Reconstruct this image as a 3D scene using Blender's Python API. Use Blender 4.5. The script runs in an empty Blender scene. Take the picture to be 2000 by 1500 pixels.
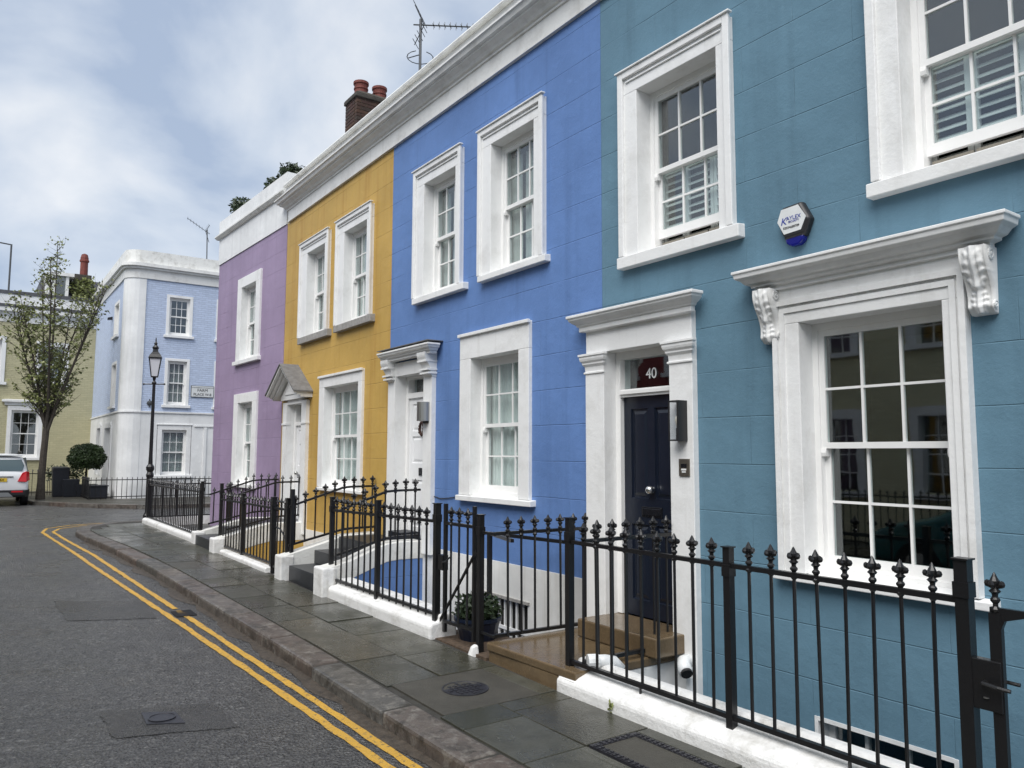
import bpy, bmesh, math, random
from mathutils import Vector, Matrix
random.seed(7)
S = bpy.context.scene
COL = S.collection
R = math.radians

# ------------------------------------------------------------------ camera
EYE = Vector((0, 0, 1.75))
yaw, pitch, roll = R(35.189), R(5.197), R(0.2)
fw = Vector((-math.cos(yaw)*math.cos(pitch), math.sin(yaw)*math.cos(pitch), math.sin(pitch)))
rt = fw.cross(Vector((0, 0, 1))).normalized(); up = rt.cross(fw)
r2 = rt*math.cos(roll) + up*math.sin(roll); u2 = -rt*math.sin(roll) + up*math.cos(roll)
cam = bpy.data.cameras.new('camera'); cam.sensor_width = 36; cam.lens = 27; cam.clip_start = .05; cam.clip_end = 2000
camo = bpy.data.objects.new('camera', cam); COL.objects.link(camo)
m = Matrix((r2, u2, -fw)).transposed().to_4x4(); m.translation = EYE
camo.matrix_world = m
S.camera = camo

# ------------------------------------------------------------------ sky and sun (bright overcast)
SUN_EL, SUN_AZ = R(54), R(146)      # azimuth measured from +y towards +x
w = bpy.data.worlds.new('World'); S.world = w; w.use_nodes = True
nt = w.node_tree; nt.nodes.clear()
def wn(t, **k):
    n = nt.nodes.new(t)
    for a, b in k.items(): setattr(n, a, b)
    return n
wo = wn('ShaderNodeOutputWorld'); bg = wn('ShaderNodeBackground')
sky = wn('ShaderNodeTexSky', sky_type='NISHITA'); sky.sun_disc = False; sky.sun_elevation = SUN_EL; sky.sun_rotation = SUN_AZ
sks = wn('ShaderNodeVectorMath', operation='SCALE'); sks.inputs['Scale'].default_value = .10
tc = wn('ShaderNodeTexCoord'); sep = wn('ShaderNodeSeparateXYZ')
mx = wn('ShaderNodeMath', operation='MAXIMUM'); mx.inputs[1].default_value = 0.0
ad = wn('ShaderNodeMath', operation='ADD'); ad.inputs[1].default_value = .55
dv = wn('ShaderNodeVectorMath', operation='DIVIDE'); cmb = wn('ShaderNodeCombineXYZ')
n1 = wn('ShaderNodeTexNoise'); n1.inputs['Scale'].default_value = 3.4; n1.inputs['Detail'].default_value = 6; n1.inputs['Roughness'].default_value = .50; n1.inputs['Distortion'].default_value = .25
rmp = wn('ShaderNodeValToRGB'); e = rmp.color_ramp.elements
e[0].position = .37; e[0].color = (.42, .51, .665, 1); e[1].position = .70; e[1].color = (.93, .945, .965, 1)
em = e.new(.50); em.color = (.63, .70, .805, 1)
mixc = wn('ShaderNodeMix', data_type='RGBA'); mixc.inputs['Factor'].default_value = .86
L = nt.links.new
L(tc.outputs['Generated'], sep.inputs[0]); L(sep.outputs['Z'], mx.inputs[0]); L(mx.outputs[0], ad.inputs[0])
for i in range(3): L(ad.outputs[0], cmb.inputs[i])
L(tc.outputs['Generated'], dv.inputs[0]); L(cmb.outputs[0], dv.inputs[1]); L(dv.outputs[0], n1.inputs['Vector'])
L(n1.outputs['Fac'], rmp.inputs[0]); L(sky.outputs[0], sks.inputs[0])
L(sks.outputs[0], mixc.inputs['A']); L(rmp.outputs[0], mixc.inputs['B']); L(mixc.outputs['Result'], bg.inputs['Color'])
bg.inputs['Strength'].default_value = .43
L(bg.outputs[0], wo.inputs[0])
sl = bpy.data.lights.new('sun', 'SUN'); sl.energy = 1.5; sl.angle = R(48); sl.color = (1, .97, .93)
so = bpy.data.objects.new('sun', sl); COL.objects.link(so)
sd = Vector((math.sin(SUN_AZ)*math.cos(SUN_EL), math.cos(SUN_AZ)*math.cos(SUN_EL), math.sin(SUN_EL)))
so.rotation_euler = (-sd).to_track_quat('-Z', 'Y').to_euler(); so.location = (0, -10, 20)
V = S.view_settings; V.view_transform = 'Standard'; V.look = 'None'; V.exposure = 1.36; V.gamma = 1; V.use_curve_mapping = False
S.render.engine = 'CYCLES'; S.cycles.use_denoising = True
S.cycles.max_bounces = 8; S.cycles.transparent_max_bounces = 12

# ------------------------------------------------------------------ materials
MAT = {}
def new_mat(name):
    mt = bpy.data.materials.new(name); mt.use_nodes = True; MAT[name] = mt
    return mt, mt.node_tree, mt.node_tree.nodes['Principled BSDF']
def node(t, typ, **k):
    n = t.nodes.new(typ)
    for a, b in k.items():
        if a in n.inputs.keys() if hasattr(n.inputs, 'keys') else False: n.inputs[a].default_value = b
        else: setattr(n, a, b)
    return n
def noise(t, scale, detail=4, rough=.55, vec=None, dist=0):
    n = t.nodes.new('ShaderNodeTexNoise'); n.inputs['Scale'].default_value = scale; n.inputs['Detail'].default_value = detail
    n.inputs['Roughness'].default_value = rough; n.inputs['Distortion'].default_value = dist
    if vec is not None: t.links.new(vec, n.inputs['Vector'])
    return n.outputs['Fac']
def geo(t): return t.nodes.new('ShaderNodeNewGeometry').outputs['Position']
def mapping(t, vec, scale=(1, 1, 1), loc=(0, 0, 0), rot=(0, 0, 0)):
    n = t.nodes.new('ShaderNodeMapping'); n.inputs['Scale'].default_value = scale; n.inputs['Location'].default_value = loc; n.inputs['Rotation'].default_value = rot
    t.links.new(vec, n.inputs['Vector']); return n.outputs[0]
def ramp(t, fac, stops):
    n = t.nodes.new('ShaderNodeValToRGB'); el = n.color_ramp.elements
    el[0].position, el[0].color = stops[0][0], tuple(stops[0][1])+(1,)
    el[1].position, el[1].color = stops[-1][0], tuple(stops[-1][1])+(1,)
    for p, c in stops[1:-1]:
        q = el.new(p); q.color = tuple(c)+(1,)
    t.links.new(fac, n.inputs[0]); return n.outputs['Color']
def mixcol(t, fac, a, b, mode='MIX'):
    n = t.nodes.new('ShaderNodeMix'); n.data_type = 'RGBA'; n.blend_type = mode
    for sock, v in (('Factor', fac), ('A', a), ('B', b)):
        if hasattr(v, 'is_linked') or hasattr(v, 'links'): t.links.new(v, n.inputs[sock])
        elif isinstance(v, (int, float)): n.inputs[sock].default_value = v
        else: n.inputs[sock].default_value = tuple(v)+((1,) if len(v) == 3 else ())
    return n.outputs['Result']
def maprange(t, fac, a, b, c, d):
    n = t.nodes.new('ShaderNodeMapRange')
    for i, v in enumerate((a, b, c, d)): n.inputs[i+1].default_value = v
    t.links.new(fac, n.inputs[0]); return n.outputs[0]
def bump(t, bs, height, strength=.3, dist=.01, prev=None):
    n = t.nodes.new('ShaderNodeBump'); n.inputs['Strength'].default_value = strength; n.inputs['Distance'].default_value = dist
    t.links.new(height, n.inputs['Height'])
    if prev is not None: t.links.new(prev, n.inputs['Normal'])
    if bs is not None: t.links.new(n.outputs[0], bs.inputs['Normal'])
    return n.outputs[0]
def plain(name, col, rough=.5, metal=0, var=.0, nscale=8, bmp=0, bscale=60, spec=.5):
    mt, t, b = new_mat(name); b.inputs['Roughness'].default_value = rough; b.inputs['Metallic'].default_value = metal
    b.inputs['Specular IOR Level'].default_value = spec
    if var:
        f = noise(t, nscale, 5, .6, geo(t))
        c = ramp(t, f, [(.3, [x*(1-var) for x in col]), (.7, [min(1, x*(1+var)) for x in col])])
        t.links.new(c, b.inputs['Base Color'])
    else: b.inputs['Base Color'].default_value = tuple(col)+(1,)
    if bmp: bump(t, b, noise(t, bscale, 5, .6, geo(t)), bmp, .006)
    return mt
def stucco(name, col, swap=False, lines=True, stain=None, off=0.0, rough=.5):
    """painted render scored with ashlar lines; swap = wall runs along y"""
    mt, t, b = new_mat(name); g = geo(t)
    f1 = noise(t, 1.1, 6, .6, g); f2 = noise(t, 14, 5, .65, g)
    c = ramp(t, f1, [(.3, [x*.85 for x in col]), (.72, [min(1, x*1.09+.004) for x in col])])
    pt_ = noise(t, 3.1, 6, .7, mapping(t, g, (1, 1, 1.6), (7, 3, 1)), .8)
    c = mixcol(t, maprange(t, pt_, .60, .70, 0, .35), c, [min(1, x*1.18+.012) for x in col])
    c = mixcol(t, maprange(t, f2, .35, .75, 0, .22), c, [x*.82+.01 for x in col])
    # weather streaks running down the face
    st = noise(t, 1, 4, .6, mapping(t, g, (4.5, 4.5, .28)))
    sc = stain or [x*.60 for x in col]
    c = mixcol(t, maprange(t, st, .54, .76, 0, .6 if stain else .42), c, sc)
    sx = t.nodes.new('ShaderNodeSeparateXYZ'); t.links.new(g, sx.inputs[0])
    cb = t.nodes.new('ShaderNodeCombineXYZ')
    t.links.new(sx.outputs['Y' if swap else 'X'], cb.inputs[0]); t.links.new(sx.outputs['Z'], cb.inputs[1])
    h = None
    fine = noise(t, 55, 6, .7, g); broad = noise(t, 5, 3, .5, g)
    nrm = bump(t, None, broad, .25, .03)
    if lines:
        br = t.nodes.new('ShaderNodeTexBrick'); br.offset = .5
        wob = t.nodes.new('ShaderNodeVectorMath'); wob.operation = 'ADD'
        wv = t.nodes.new('ShaderNodeTexNoise'); wv.inputs['Scale'].default_value = 1.6; t.links.new(g, wv.inputs['Vector'])
        ws = t.nodes.new('ShaderNodeVectorMath'); ws.operation = 'SCALE'; ws.inputs['Scale'].default_value = .012
        t.links.new(wv.outputs['Color'], ws.inputs[0]); t.links.new(cb.outputs[0], wob.inputs[0]); t.links.new(ws.outputs[0], wob.inputs[1])
        mp = mapping(t, wob.outputs[0], (1, 1, 1), (off, .13, 0))
        t.links.new(mp, br.inputs['Vector'])
        br.inputs['Scale'].default_value = 1; br.inputs['Brick Width'].default_value = .92; br.inputs['Row Height'].default_value = .362
        br.inputs['Mortar Size'].default_value = .0045; br.inputs['Mortar Smooth'].default_value = .6
        brk = noise(t, 2.2, 3, .5, g)
        sz = t.nodes.new('ShaderNodeSeparateXYZ'); t.links.new(mp, sz.inputs[0])
        def M(op, a, b_=None):
            q = t.nodes.new('ShaderNodeMath'); q.operation = op
            for i_, v in enumerate((a, b_)):
                if v is None: continue
                if isinstance(v, (int, float)): q.inputs[i_].default_value = v
                else: t.links.new(v, q.inputs[i_])
            return q.outputs[0]
        fz = M('FRACT', M('DIVIDE', sz.outputs['Y'], .362)); hl = maprange(t, M('ABSOLUTE', M('SUBTRACT', fz, .5)), .487, .497, 0, 1)
        joint = M('MAXIMUM', hl, M('MULTIPLY', br.outputs['Fac'], .35))
        mm = t.nodes.new('ShaderNodeMath'); mm.operation = 'MULTIPLY'
        t.links.new(joint, mm.inputs[0]); t.links.new(maprange(t, brk, .38, .58, .15, 1), mm.inputs[1])
        inv = t.nodes.new('ShaderNodeMath'); inv.operation = 'SUBTRACT'; inv.inputs[0].default_value = 1; t.links.new(mm.outputs[0], inv.inputs[1])
        nrm = bump(t, None, inv.outputs[0], .8, .009, nrm)
    bump(t, b, fine, .32, .008, nrm)
    t.links.new(c, b.inputs['Base Color']); b.inputs['Roughness'].default_value = rough; b.inputs['Specular IOR Level'].default_value = .22
    return mt
def whitepaint(name, col=(.78, .785, .78), dirt=(.36, .34, .30), amt=.35, lo=.56, bmp=.2):
    mt, t, b = new_mat(name); g = geo(t)
    f = noise(t, 3.5, 8, .68, g); st = noise(t, 1, 4, .6, mapping(t, g, (9, 9, .7)))
    c = mixcol(t, maprange(t, f, lo, .85, 0, amt), col, dirt)
    c = mixcol(t, maprange(t, st, .58, .8, 0, amt*.6), c, dirt)
    t.links.new(c, b.inputs['Base Color']); b.inputs['Roughness'].default_value = .45
    n0 = bump(t, None, noise(t, 7, 4, .6, g), bmp*1.2, .02)
    bump(t, b, noise(t, 38, 6, .7, g), bmp*1.5, .008, n0)
    return mt
def paintedbrick(name, col, swap=True):
    mt, t, b = new_mat(name); g = geo(t)
    sx = t.nodes.new('ShaderNodeSeparateXYZ'); t.links.new(g, sx.inputs[0])
    ad_ = t.nodes.new('ShaderNodeMath'); ad_.operation = 'ADD'; t.links.new(sx.outputs['X'], ad_.inputs[0]); t.links.new(sx.outputs['Y'], ad_.inputs[1])
    cb = t.nodes.new('ShaderNodeCombineXYZ'); t.links.new(ad_.outputs[0], cb.inputs[0]); t.links.new(sx.outputs['Z'], cb.inputs[1])
    br = t.nodes.new('ShaderNodeTexBrick'); t.links.new(cb.outputs[0], br.inputs['Vector'])
    br.inputs['Scale'].default_value = 1; br.inputs['Brick Width'].default_value = .225; br.inputs['Row Height'].default_value = .075; br.inputs['Mortar Size'].default_value = .008; br.inputs['Mortar Smooth'].default_value = .3
    br.inputs['Color1'].default_value = tuple(x*.93 for x in col)+(1,); br.inputs['Color2'].default_value = tuple(min(1, x*1.05) for x in col)+(1,); br.inputs['Mortar'].default_value = tuple(x*.86 for x in col)+(1,)
    f = noise(t, 2, 5, .6, g)
    c = mixcol(t, maprange(t, f, .45, .8, 0, .25), br.outputs['Color'], [x*.7 for x in col])
    t.links.new(c, b.inputs['Base Color']); b.inputs['Roughness'].default_value = .6
    inv = t.nodes.new('ShaderNodeMath'); inv.operation = 'SUBTRACT'; inv.inputs[0].default_value = 1; t.links.new(br.outputs['Fac'], inv.inputs[1])
    n0 = bump(t, None, inv.outputs[0], .8, .012)
    bump(t, b, noise(t, 24, 4, .6, mapping(t, g, (1, 1, 3))), .6, .012, n0)
    return mt
def glass(name, tint=(.9, .95, .95), ior=1.75):
    mt = bpy.data.materials.new(name); mt.use_nodes = True; MAT[name] = mt; t = mt.node_tree; t.nodes.clear()
    o = t.nodes.new('ShaderNodeOutputMaterial'); mixn = t.nodes.new('ShaderNodeMixShader'); tr = t.nodes.new('ShaderNodeBsdfTransparent'); gl = t.nodes.new('ShaderNodeBsdfGlossy'); lw = t.nodes.new('ShaderNodeLayerWeight'); lw.inputs['Blend'].default_value = .5; p5 = t.nodes.new('ShaderNodeMath'); p5.operation = 'POWER'; p5.inputs[1].default_value = 5; t.links.new(lw.outputs['Facing'], p5.inputs[0]); fr = t.nodes.new('ShaderNodeMapRange'); f0 = ((ior-1)/(ior+1))**2*1.6; fr.inputs['To Min'].default_value = f0; t.links.new(p5.outputs[0], fr.inputs[0])
    tr.inputs[0].default_value = tuple(tint)+(1,); gl.inputs['Roughness'].default_value = .02
    nb = t.nodes.new('ShaderNodeBump'); nb.inputs['Strength'].default_value = .05; nb.inputs['Distance'].default_value = .01
    nn = t.nodes.new('ShaderNodeTexNoise'); nn.inputs['Scale'].default_value = 2.5; t.links.new(t.nodes.new('ShaderNodeNewGeometry').outputs['Position'], nn.inputs['Vector']); t.links.new(nn.outputs['Fac'], nb.inputs['Height'])
    t.links.new(nb.outputs[0], gl.inputs['Normal'])
    t.links.new(fr.outputs[0], mixn.inputs[0]); t.links.new(tr.outputs[0], mixn.inputs[1]); t.links.new(gl.outputs[0], mixn.inputs[2]); t.links.new(mixn.outputs[0], o.inputs[0])
    return mt

TEAL, BLUE, YELL, PURP = (.120, .224, .300), (.120, .222, .475), (.52, .335, .088), (.32, .245, .37)
stucco('teal_render', TEAL); stucco('blue_render', BLUE, off=.3); stucco('yellow_render', YELL, stain=(.36, .175, .03), off=.5); stucco('purple_render', PURP, off=.2)
stucco('white_render', (.76, .77, .77), lines=False); stucco('plinth_white', (.74, .74, .72), lines=False, stain=(.40, .37, .31))
whitepaint('white_paint', (.79, .795, .79), (.42, .41, .38), .5, .50, .17); whitepaint('white_coping', (.74, .74, .71), (.22, .20, .16), .75, .5, .35); whitepaint('kerb_white', (.78, .78, .77), (.27, .25, .20), .85, .52, .5)
whitepaint('cornice_white', (.74, .74, .72), (.33, .31, .28), .55, .48, .3)
plain('sash_white', (.80, .80, .79), .35, var=.03)
plain('grey_cornice', (.30, .29, .275), .7, var=.25, nscale=14, bmp=.3)
paintedbrick('pale_blue_brick', (.50, .585, .755)); paintedbrick('cream_brick', (.47, .44, .275)); paintedbrick('opposite_cream', (.70, .66, .44)); paintedbrick('opposite_red', (.28, .05, .05)); paintedbrick('opposite_white', (.72, .72, .70))
plain('iron', (.010, .010, .011), .32, bmp=.15, bscale=90); plain('iron_dull', (.012, .012, .013), .5)
plain('navy_paint', (.007, .011, .022), .28, var=.1); plain('door_white', (.78, .79, .80), .35, var=.02)
plain('chrome', (.75, .75, .74), .15, 1); plain('brushed_steel', (.42, .42, .41), .38, 1); plain('bronze', (.20, .18, .15), .4, .8)
plain('slate_step', (.020, .022, .026), .35, var=.25, nscale=10, bmp=.2)
plain('lead', (.15, .15, .152), .55, var=.25, nscale=12, bmp=.2); plain('roof_slate', (.07, .072, .08), .6, var=.3, nscale=7, bmp=.4, bscale=20)
plain('terracotta', (.15, .035, .025), .7, var=.3, nscale=9); plain('flaunching', (.055, .05, .042), .9, var=.4, nscale=9, bmp=.8, bscale=25)
plain('rubber', (.014, .014, .015), .7); plain('dark_plastic', (.015, .015, .017), .45); plain('blue_plastic', (.006, .008, .16), .15); plain('black_gloss', (.01, .011, .014), .2)
plain('car_white', (.78, .79, .80), .18, var=.0); plain('car_teal', (.02, .10, .10), .15); plain('red_lens', (.55, .012, .02), .12); plain('plate_yellow', (.75, .50, .04), .4); plain('number_black', (.01, .01, .01), .5)
plain('bark', (.055, .046, .036), .9, var=.4, nscale=20, bmp=.8, bscale=30)
plain('soil', (.075, .05, .032), .95, var=.5, nscale=30, bmp=1, bscale=40); plain('pipe_white', (.74, .76, .77), .3, var=.03); plain('pot_blue', (.01, .016, .035), .35); plain('planter_dark', (.012, .014, .02), .5, var=.2)
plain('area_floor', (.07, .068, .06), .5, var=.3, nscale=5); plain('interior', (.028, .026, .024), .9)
plain('net', (.80, .79, .76), .9, var=.05); plain('curtain_grey', (.50, .50, .48), .9, var=.06, nscale=3); plain('shutter_white', (.78, .78, .76), .4); plain('taupe', (.22, .20, .165), .6)
plain('sign_white', (.66, .68, .68), .3, var=.05); plain('sign_grey', (.12, .13, .14), .5); plain('letter_white', (.75, .76, .76), .4); plain('logo_blue', (.03, .05, .30), .4)
plain('wreath', (.05, .025, .02), .9); plain('grey_metal', (.09, .095, .10), .45, .6); plain('bulb', (.75, .70, .60), .1)
glass('glass'); glass('car_glass', (.25, .32, .33)); glass('lantern_glass', (.86, .88, .9), 1.5)
plain('lantern_frost', (.68, .70, .74), .35)

def leafmat(name, a, b_):
    mt, t, b = new_mat(name); oi = noise(t, 2.2, 4, .7, geo(t)); f2 = noise(t, 31, 2, .5, geo(t))
    mm = t.nodes.new('ShaderNodeMath'); mm.operation = 'ADD'; mm.use_clamp = True
    t.links.new(maprange(t, oi, .3, .7, 0, .6), mm.inputs[0]); t.links.new(maprange(t, f2, .35, .65, 0, .4), mm.inputs[1])
    t.links.new(mixcol(t, mm.outputs[0], a, b_), b.inputs['Base Color']); b.inputs['Roughness'].default_value = .5
    return mt
leafmat('leaf_spring', (.095, .12, .03), (.25, .27, .09)); leafmat('leaf_dark', (.012, .028, .008), (.05, .085, .022)); leafmat('leaf_shrub', (.012, .025, .010), (.04, .065, .022))

# asphalt; repairs are a finer, tighter mix
def asphalt(name, sc, gain, r0, r1, bs):
    mt, t, b = new_mat(name); g = geo(t)
    vo = t.nodes.new('ShaderNodeTexVoronoi'); vo.inputs['Scale'].default_value = sc; t.links.new(g, vo.inputs['Vector'])
    v2 = t.nodes.new('ShaderNodeTexVoronoi'); v2.inputs['Scale'].default_value = sc*2.3; t.links.new(g, v2.inputs['Vector'])
    big = noise(t, .55, 6, .62, g); med = noise(t, 5, 5, .6, g)
    def G(c): return tuple(x*gain for x in c)
    c = ramp(t, vo.outputs['Color'], [(0, G((.020, .020, .021))), (.35, G((.062, .061, .062))), (.8, G((.16, .157, .154))), (1, G((.44, .43, .41)))])
    c2 = ramp(t, v2.outputs['Color'], [(0, G((.015, .015, .016))), (.6, G((.08, .079, .078))), (1, G((.30, .295, .28)))])
    c = mixcol(t, .4, c, c2)
    c = mixcol(t, maprange(t, big, .35, .7, .42, 0), c, G((.045, .045, .046)))
    c = mixcol(t, maprange(t, med, .5, .75, 0, .35), c, G((.13, .122, .112)))
    oil = noise(t, 1.4, 5, .65, mapping(t, g, (1, 1, 1), (3.7, 9.1, 0)), 1.2)
    c = mixcol(t, maprange(t, oil, .62, .74, 0, .55), c, G((.028, .028, .03)))
    t.links.new(c, b.inputs['Base Color'])
    t.links.new(maprange(t, noise(t, 1.3, 5, .6, g), .35, .7, r0, r1), b.inputs['Roughness'])
    n0 = bump(t, None, noise(t, 28, 5, .7, g), bs, .016)
    bump(t, b, vo.outputs['Distance'], bs, .016, n0)
asphalt('asphalt', 46, .86, .22, .50, 1.0); asphalt('asphalt_patch', 90, .60, .2, .4, .7)
plain('cover_iron', (.035, .035, .042), .38, .3, var=.3, nscale=20, bmp=.5, bscale=50)
# yellow line paint, worn
mt, t, b = new_mat('yellow_line'); g = geo(t)
f = noise(t, 26, 6, .75, g); c = mixcol(t, maprange(t, f, .54, .64, 0, 1), (.58, .33, .04), (.11, .09, .06))
c = mixcol(t, maprange(t, noise(t, 3, 4, .6, g), .4, .75, 0, .45), c, (.40, .25, .06))
t.links.new(c, b.inputs['Base Color']); b.inputs['Roughness'].default_value = .5; bump(t, b, noise(t, 60, 5, .7, g), .7, .008)
# paving flags: per-piece tone, wet sheen in patches
def slabmat(name, cols, r0=.16, r1=.5, bs=35, bst=.35, fine=False):
    mt, t, b = new_mat(name); g = geo(t); oi = t.nodes.new('ShaderNodeObjectInfo')
    n = t.nodes.new('ShaderNodeValToRGB'); el = n.color_ramp.elements; n.color_ramp.interpolation = 'LINEAR'
    el[0].position = 0; el[0].color = cols[0]+(1,); el[1].position = 1; el[1].color = cols[-1]+(1,)
    for i, cc in enumerate(cols[1:-1]):
        q = el.new((i+1)/(len(cols)-1)); q.color = cc+(1,)
    t.links.new(oi.outputs['Random'], n.inputs[0])
    f = noise(t, 6, 7, .65, g); c = mixcol(t, maprange(t, f, .4, .75, 0, .6), n.outputs[0], [x*.5 for x in cols[0]])
    c = mixcol(t, maprange(t, noise(t, 60, 4, .7, g), .5, .8, 0, .4), c, [min(1, x*1.8) for x in cols[-1]])
    if fine:
        c = mixcol(t, maprange(t, noise(t, 11, 7, .75, g, .6), .50, .66, 0, .75), c, (.23, .215, .19))
        c = mixcol(t, maprange(t, noise(t, 7, 6, .7, mapping(t, g, (1, 1, 1), (5, 2, 8))), .52, .64, 0, .8), c, (.030, .027, .022))
    t.links.new(c, b.inputs['Base Color']); t.links.new(maprange(t, noise(t, 1.7, 5, .6, g), .38, .66, r0, r1), b.inputs['Roughness'])
    bump(t, b, noise(t, bs, 6, .7, g), bst, .008)
    return mt
slabmat('flag', [(.036, .038, .028), (.058, .056, .040), (.078, .078, .062), (.046, .047, .038), (.068, .062, .046)], .14, .48)
slabmat('granite', [(.060, .058, .054), (.105, .072, .056), (.085, .081, .074), (.135, .126, .112), (.095, .074, .062), (.072, .068, .06)], .30, .65, 16, 1.0, True)
plain('gutter_silt', (.060, .048, .036), .55, var=.5, nscale=18, bmp=1, bscale=70)
slabmat('york_stone', [(.125, .088, .050), (.15, .108, .062)], .08, .28, 20, .12)
slabmat('concrete', [(.055, .052, .042), (.065, .060, .048)], .4, .6, 60, .9)
slabmat('brick_stock', [(.060, .024, .017), (.042, .022, .017), (.085, .040, .022), (.030, .023, .019)], .7, .9, 40, .8)
plain('mortar_bed', (.12, .10, .07), .9, var=.3, nscale=15); plain('joint_bed', (.035, .033, .028), .8, var=.3)

# ------------------------------------------------------------------ mesh helpers
WL = {}
class MB:
    def __init__(s, fr=None): s.v = []; s.f = []; s.fr = fr
    def P(s, p):
        s.v.append(s.fr(*p) if s.fr else Vector(p)); return len(s.v)-1
    def face(s, pts): s.f.append([s.P(p) for p in pts])
    def box(s, a, b, c, d, e, f_):
        i = [s.P(p) for p in ((a, c, e), (b, c, e), (b, d, e), (a, d, e), (a, c, f_), (b, c, f_), (b, d, f_), (a, d, f_))]
        for q in ((0, 3, 2, 1), (4, 5, 6, 7), (0, 1, 5, 4), (1, 2, 6, 5), (2, 3, 7, 6), (3, 0, 4, 7)): s.f.append([i[k] for k in q])
        return s
    def hexa(s, bot, top):
        i = [s.P(p) for p in bot]+[s.P(p) for p in top]
        for q in ((3, 2, 1, 0), (4, 5, 6, 7), (0, 1, 5, 4), (1, 2, 6, 5), (2, 3, 7, 6), (3, 0, 4, 7)): s.f.append([i[k] for k in q])
        return s
    def loft(s, rings, closed=True, cap=True):
        ids = [[s.P(p) for p in r] for r in rings]; n = len(ids[0])
        for a, b in zip(ids, ids[1:]):
            for k in range(n if closed else n-1): s.f.append([a[k], a[(k+1) % n], b[(k+1) % n], b[k]])
        if cap: s.f.append(ids[0][::-1]); s.f.append(ids[-1])
        return s
    def extr(s, poly, axis, a, b):
        """poly of 2-tuples in the other two axes"""
        mk = {'u': lambda p, q: (q, p[0], p[1]), 'd': lambda p, q: (p[0], q, p[1]), 'z': lambda p, q: (p[0], p[1], q)}[axis]
        return s.loft([[mk(p, a) for p in poly], [mk(p, b) for p in poly]])
    def tube(s, pts, r, n=6):
        pts = [Vector(p) for p in pts]; rings = []
        rr = r if isinstance(r, (list, tuple)) else [r]*len(pts)
        for i, p in enumerate(pts):
            d = (pts[min(i+1, len(pts)-1)]-pts[max(i-1, 0)]).normalized()
            a = d.orthogonal().normalized() if abs(d.z) > .95 else d.cross(Vector((0, 0, 1))).normalized()
            if abs(d.z) > .95: a = (Vector((1, 0, 0))-d*d.x).normalized()
            b_ = d.cross(a)
            rings.append([tuple(p+(a*math.cos(2*math.pi*k/n)+b_*math.sin(2*math.pi*k/n))*rr[i]) for k in range(n)])
        return s.loft(rings)
    def lathe(s, prof, c=(0, 0, 0), n=10, sx=1, sy=1):
        return s.loft([[(c[0]+r*sx*math.cos(2*math.pi*k/n), c[1]+r*sy*math.sin(2*math.pi*k/n), c[2]+z) for k in range(n)] for r, z in prof])
    def ball(s, c, r, n=8, m=6, sc=(1, 1, 1)):
        return s.lathe([(max(1e-4, r*math.sin(math.pi*j/m))*1, -r*sc[2]*math.cos(math.pi*j/m)) for j in range(m+1)], c, n, sc[0], sc[1])
    def mould(s, prof, u0, u1, left=True, right=True, d0=0.0):
        """moulding swept round a front and two mitred returns; prof = (projection, z)"""
        rings = []
        for p, z in prof:
            rings.append([(u0-(p if left else 0), d0+.0, z), (u0-(p if left else 0), d0-p, z), (u1+(p if right else 0), d0-p, z), (u1+(p if right else 0), d0, z)])
        return s.loft(rings)
    def build(s, name, mat, parent=None, smooth=False, bev=0, kind=None, recalc=True, label=None):
        xs = [Vector(p) for p in s.v]
        lo = Vector([min(p[i] for p in xs) for i in range(3)]); hi = Vector([max(p[i] for p in xs) for i in range(3)])
        c = (lo+hi)/2; c.z = lo.z
        me = bpy.data.meshes.new(name); me.from_pydata([p-c for p in xs], [], s.f)
        if recalc or bev:
            bm = bmesh.new(); bm.from_mesh(me); bmesh.ops.recalc_face_normals(bm, faces=bm.faces)
            if bev: bmesh.ops.bevel(bm, geom=[e_ for e_ in bm.edges if e_.calc_face_angle(0) > .5], offset=bev, segments=2, affect='EDGES', profile=.5, clamp_overlap=True)
            bm.to_mesh(me); bm.free()
        if smooth: me.polygons.foreach_set('use_smooth', [True]*len(me.polygons))
        me.materials.append(MAT[mat])
        o = bpy.data.objects.new(name, me); COL.objects.link(o)
        place(o, c, parent)
        if kind: o['kind'] = kind
        if label: o['label'] = label
        return o
def place(o, c, parent=None):
    WL[o.name] = Vector(c)
    if parent is not None: o.parent = parent; o.location = Vector(c)-WL[parent.name]
    else: o.location = c
def inst(src, loc, parent, rz=0):
    o = bpy.data.objects.new(src.name.split('.')[0], src.data); COL.objects.link(o); place(o, loc, parent); o.rotation_euler.z = rz
    return o
def thing(name, loc, label, cat, group=None):
    o = bpy.data.objects.new(name, None); COL.objects.link(o); o.empty_display_size = .2; place(o, loc); tag(o, label, cat, group); return o
def tag(o, label, cat, group=None):
    o['label'] = label; o['category'] = cat
    if group: o['group'] = group
    return o
def struct(o): o['kind'] = 'structure'; return o
def frame(o, ud, dd):
    o, ud, dd = Vector(o), Vector(ud), Vector(dd)
    def f(u, d, z): return o+ud*u+dd*d+Vector((0, 0, z))
    return f
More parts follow.
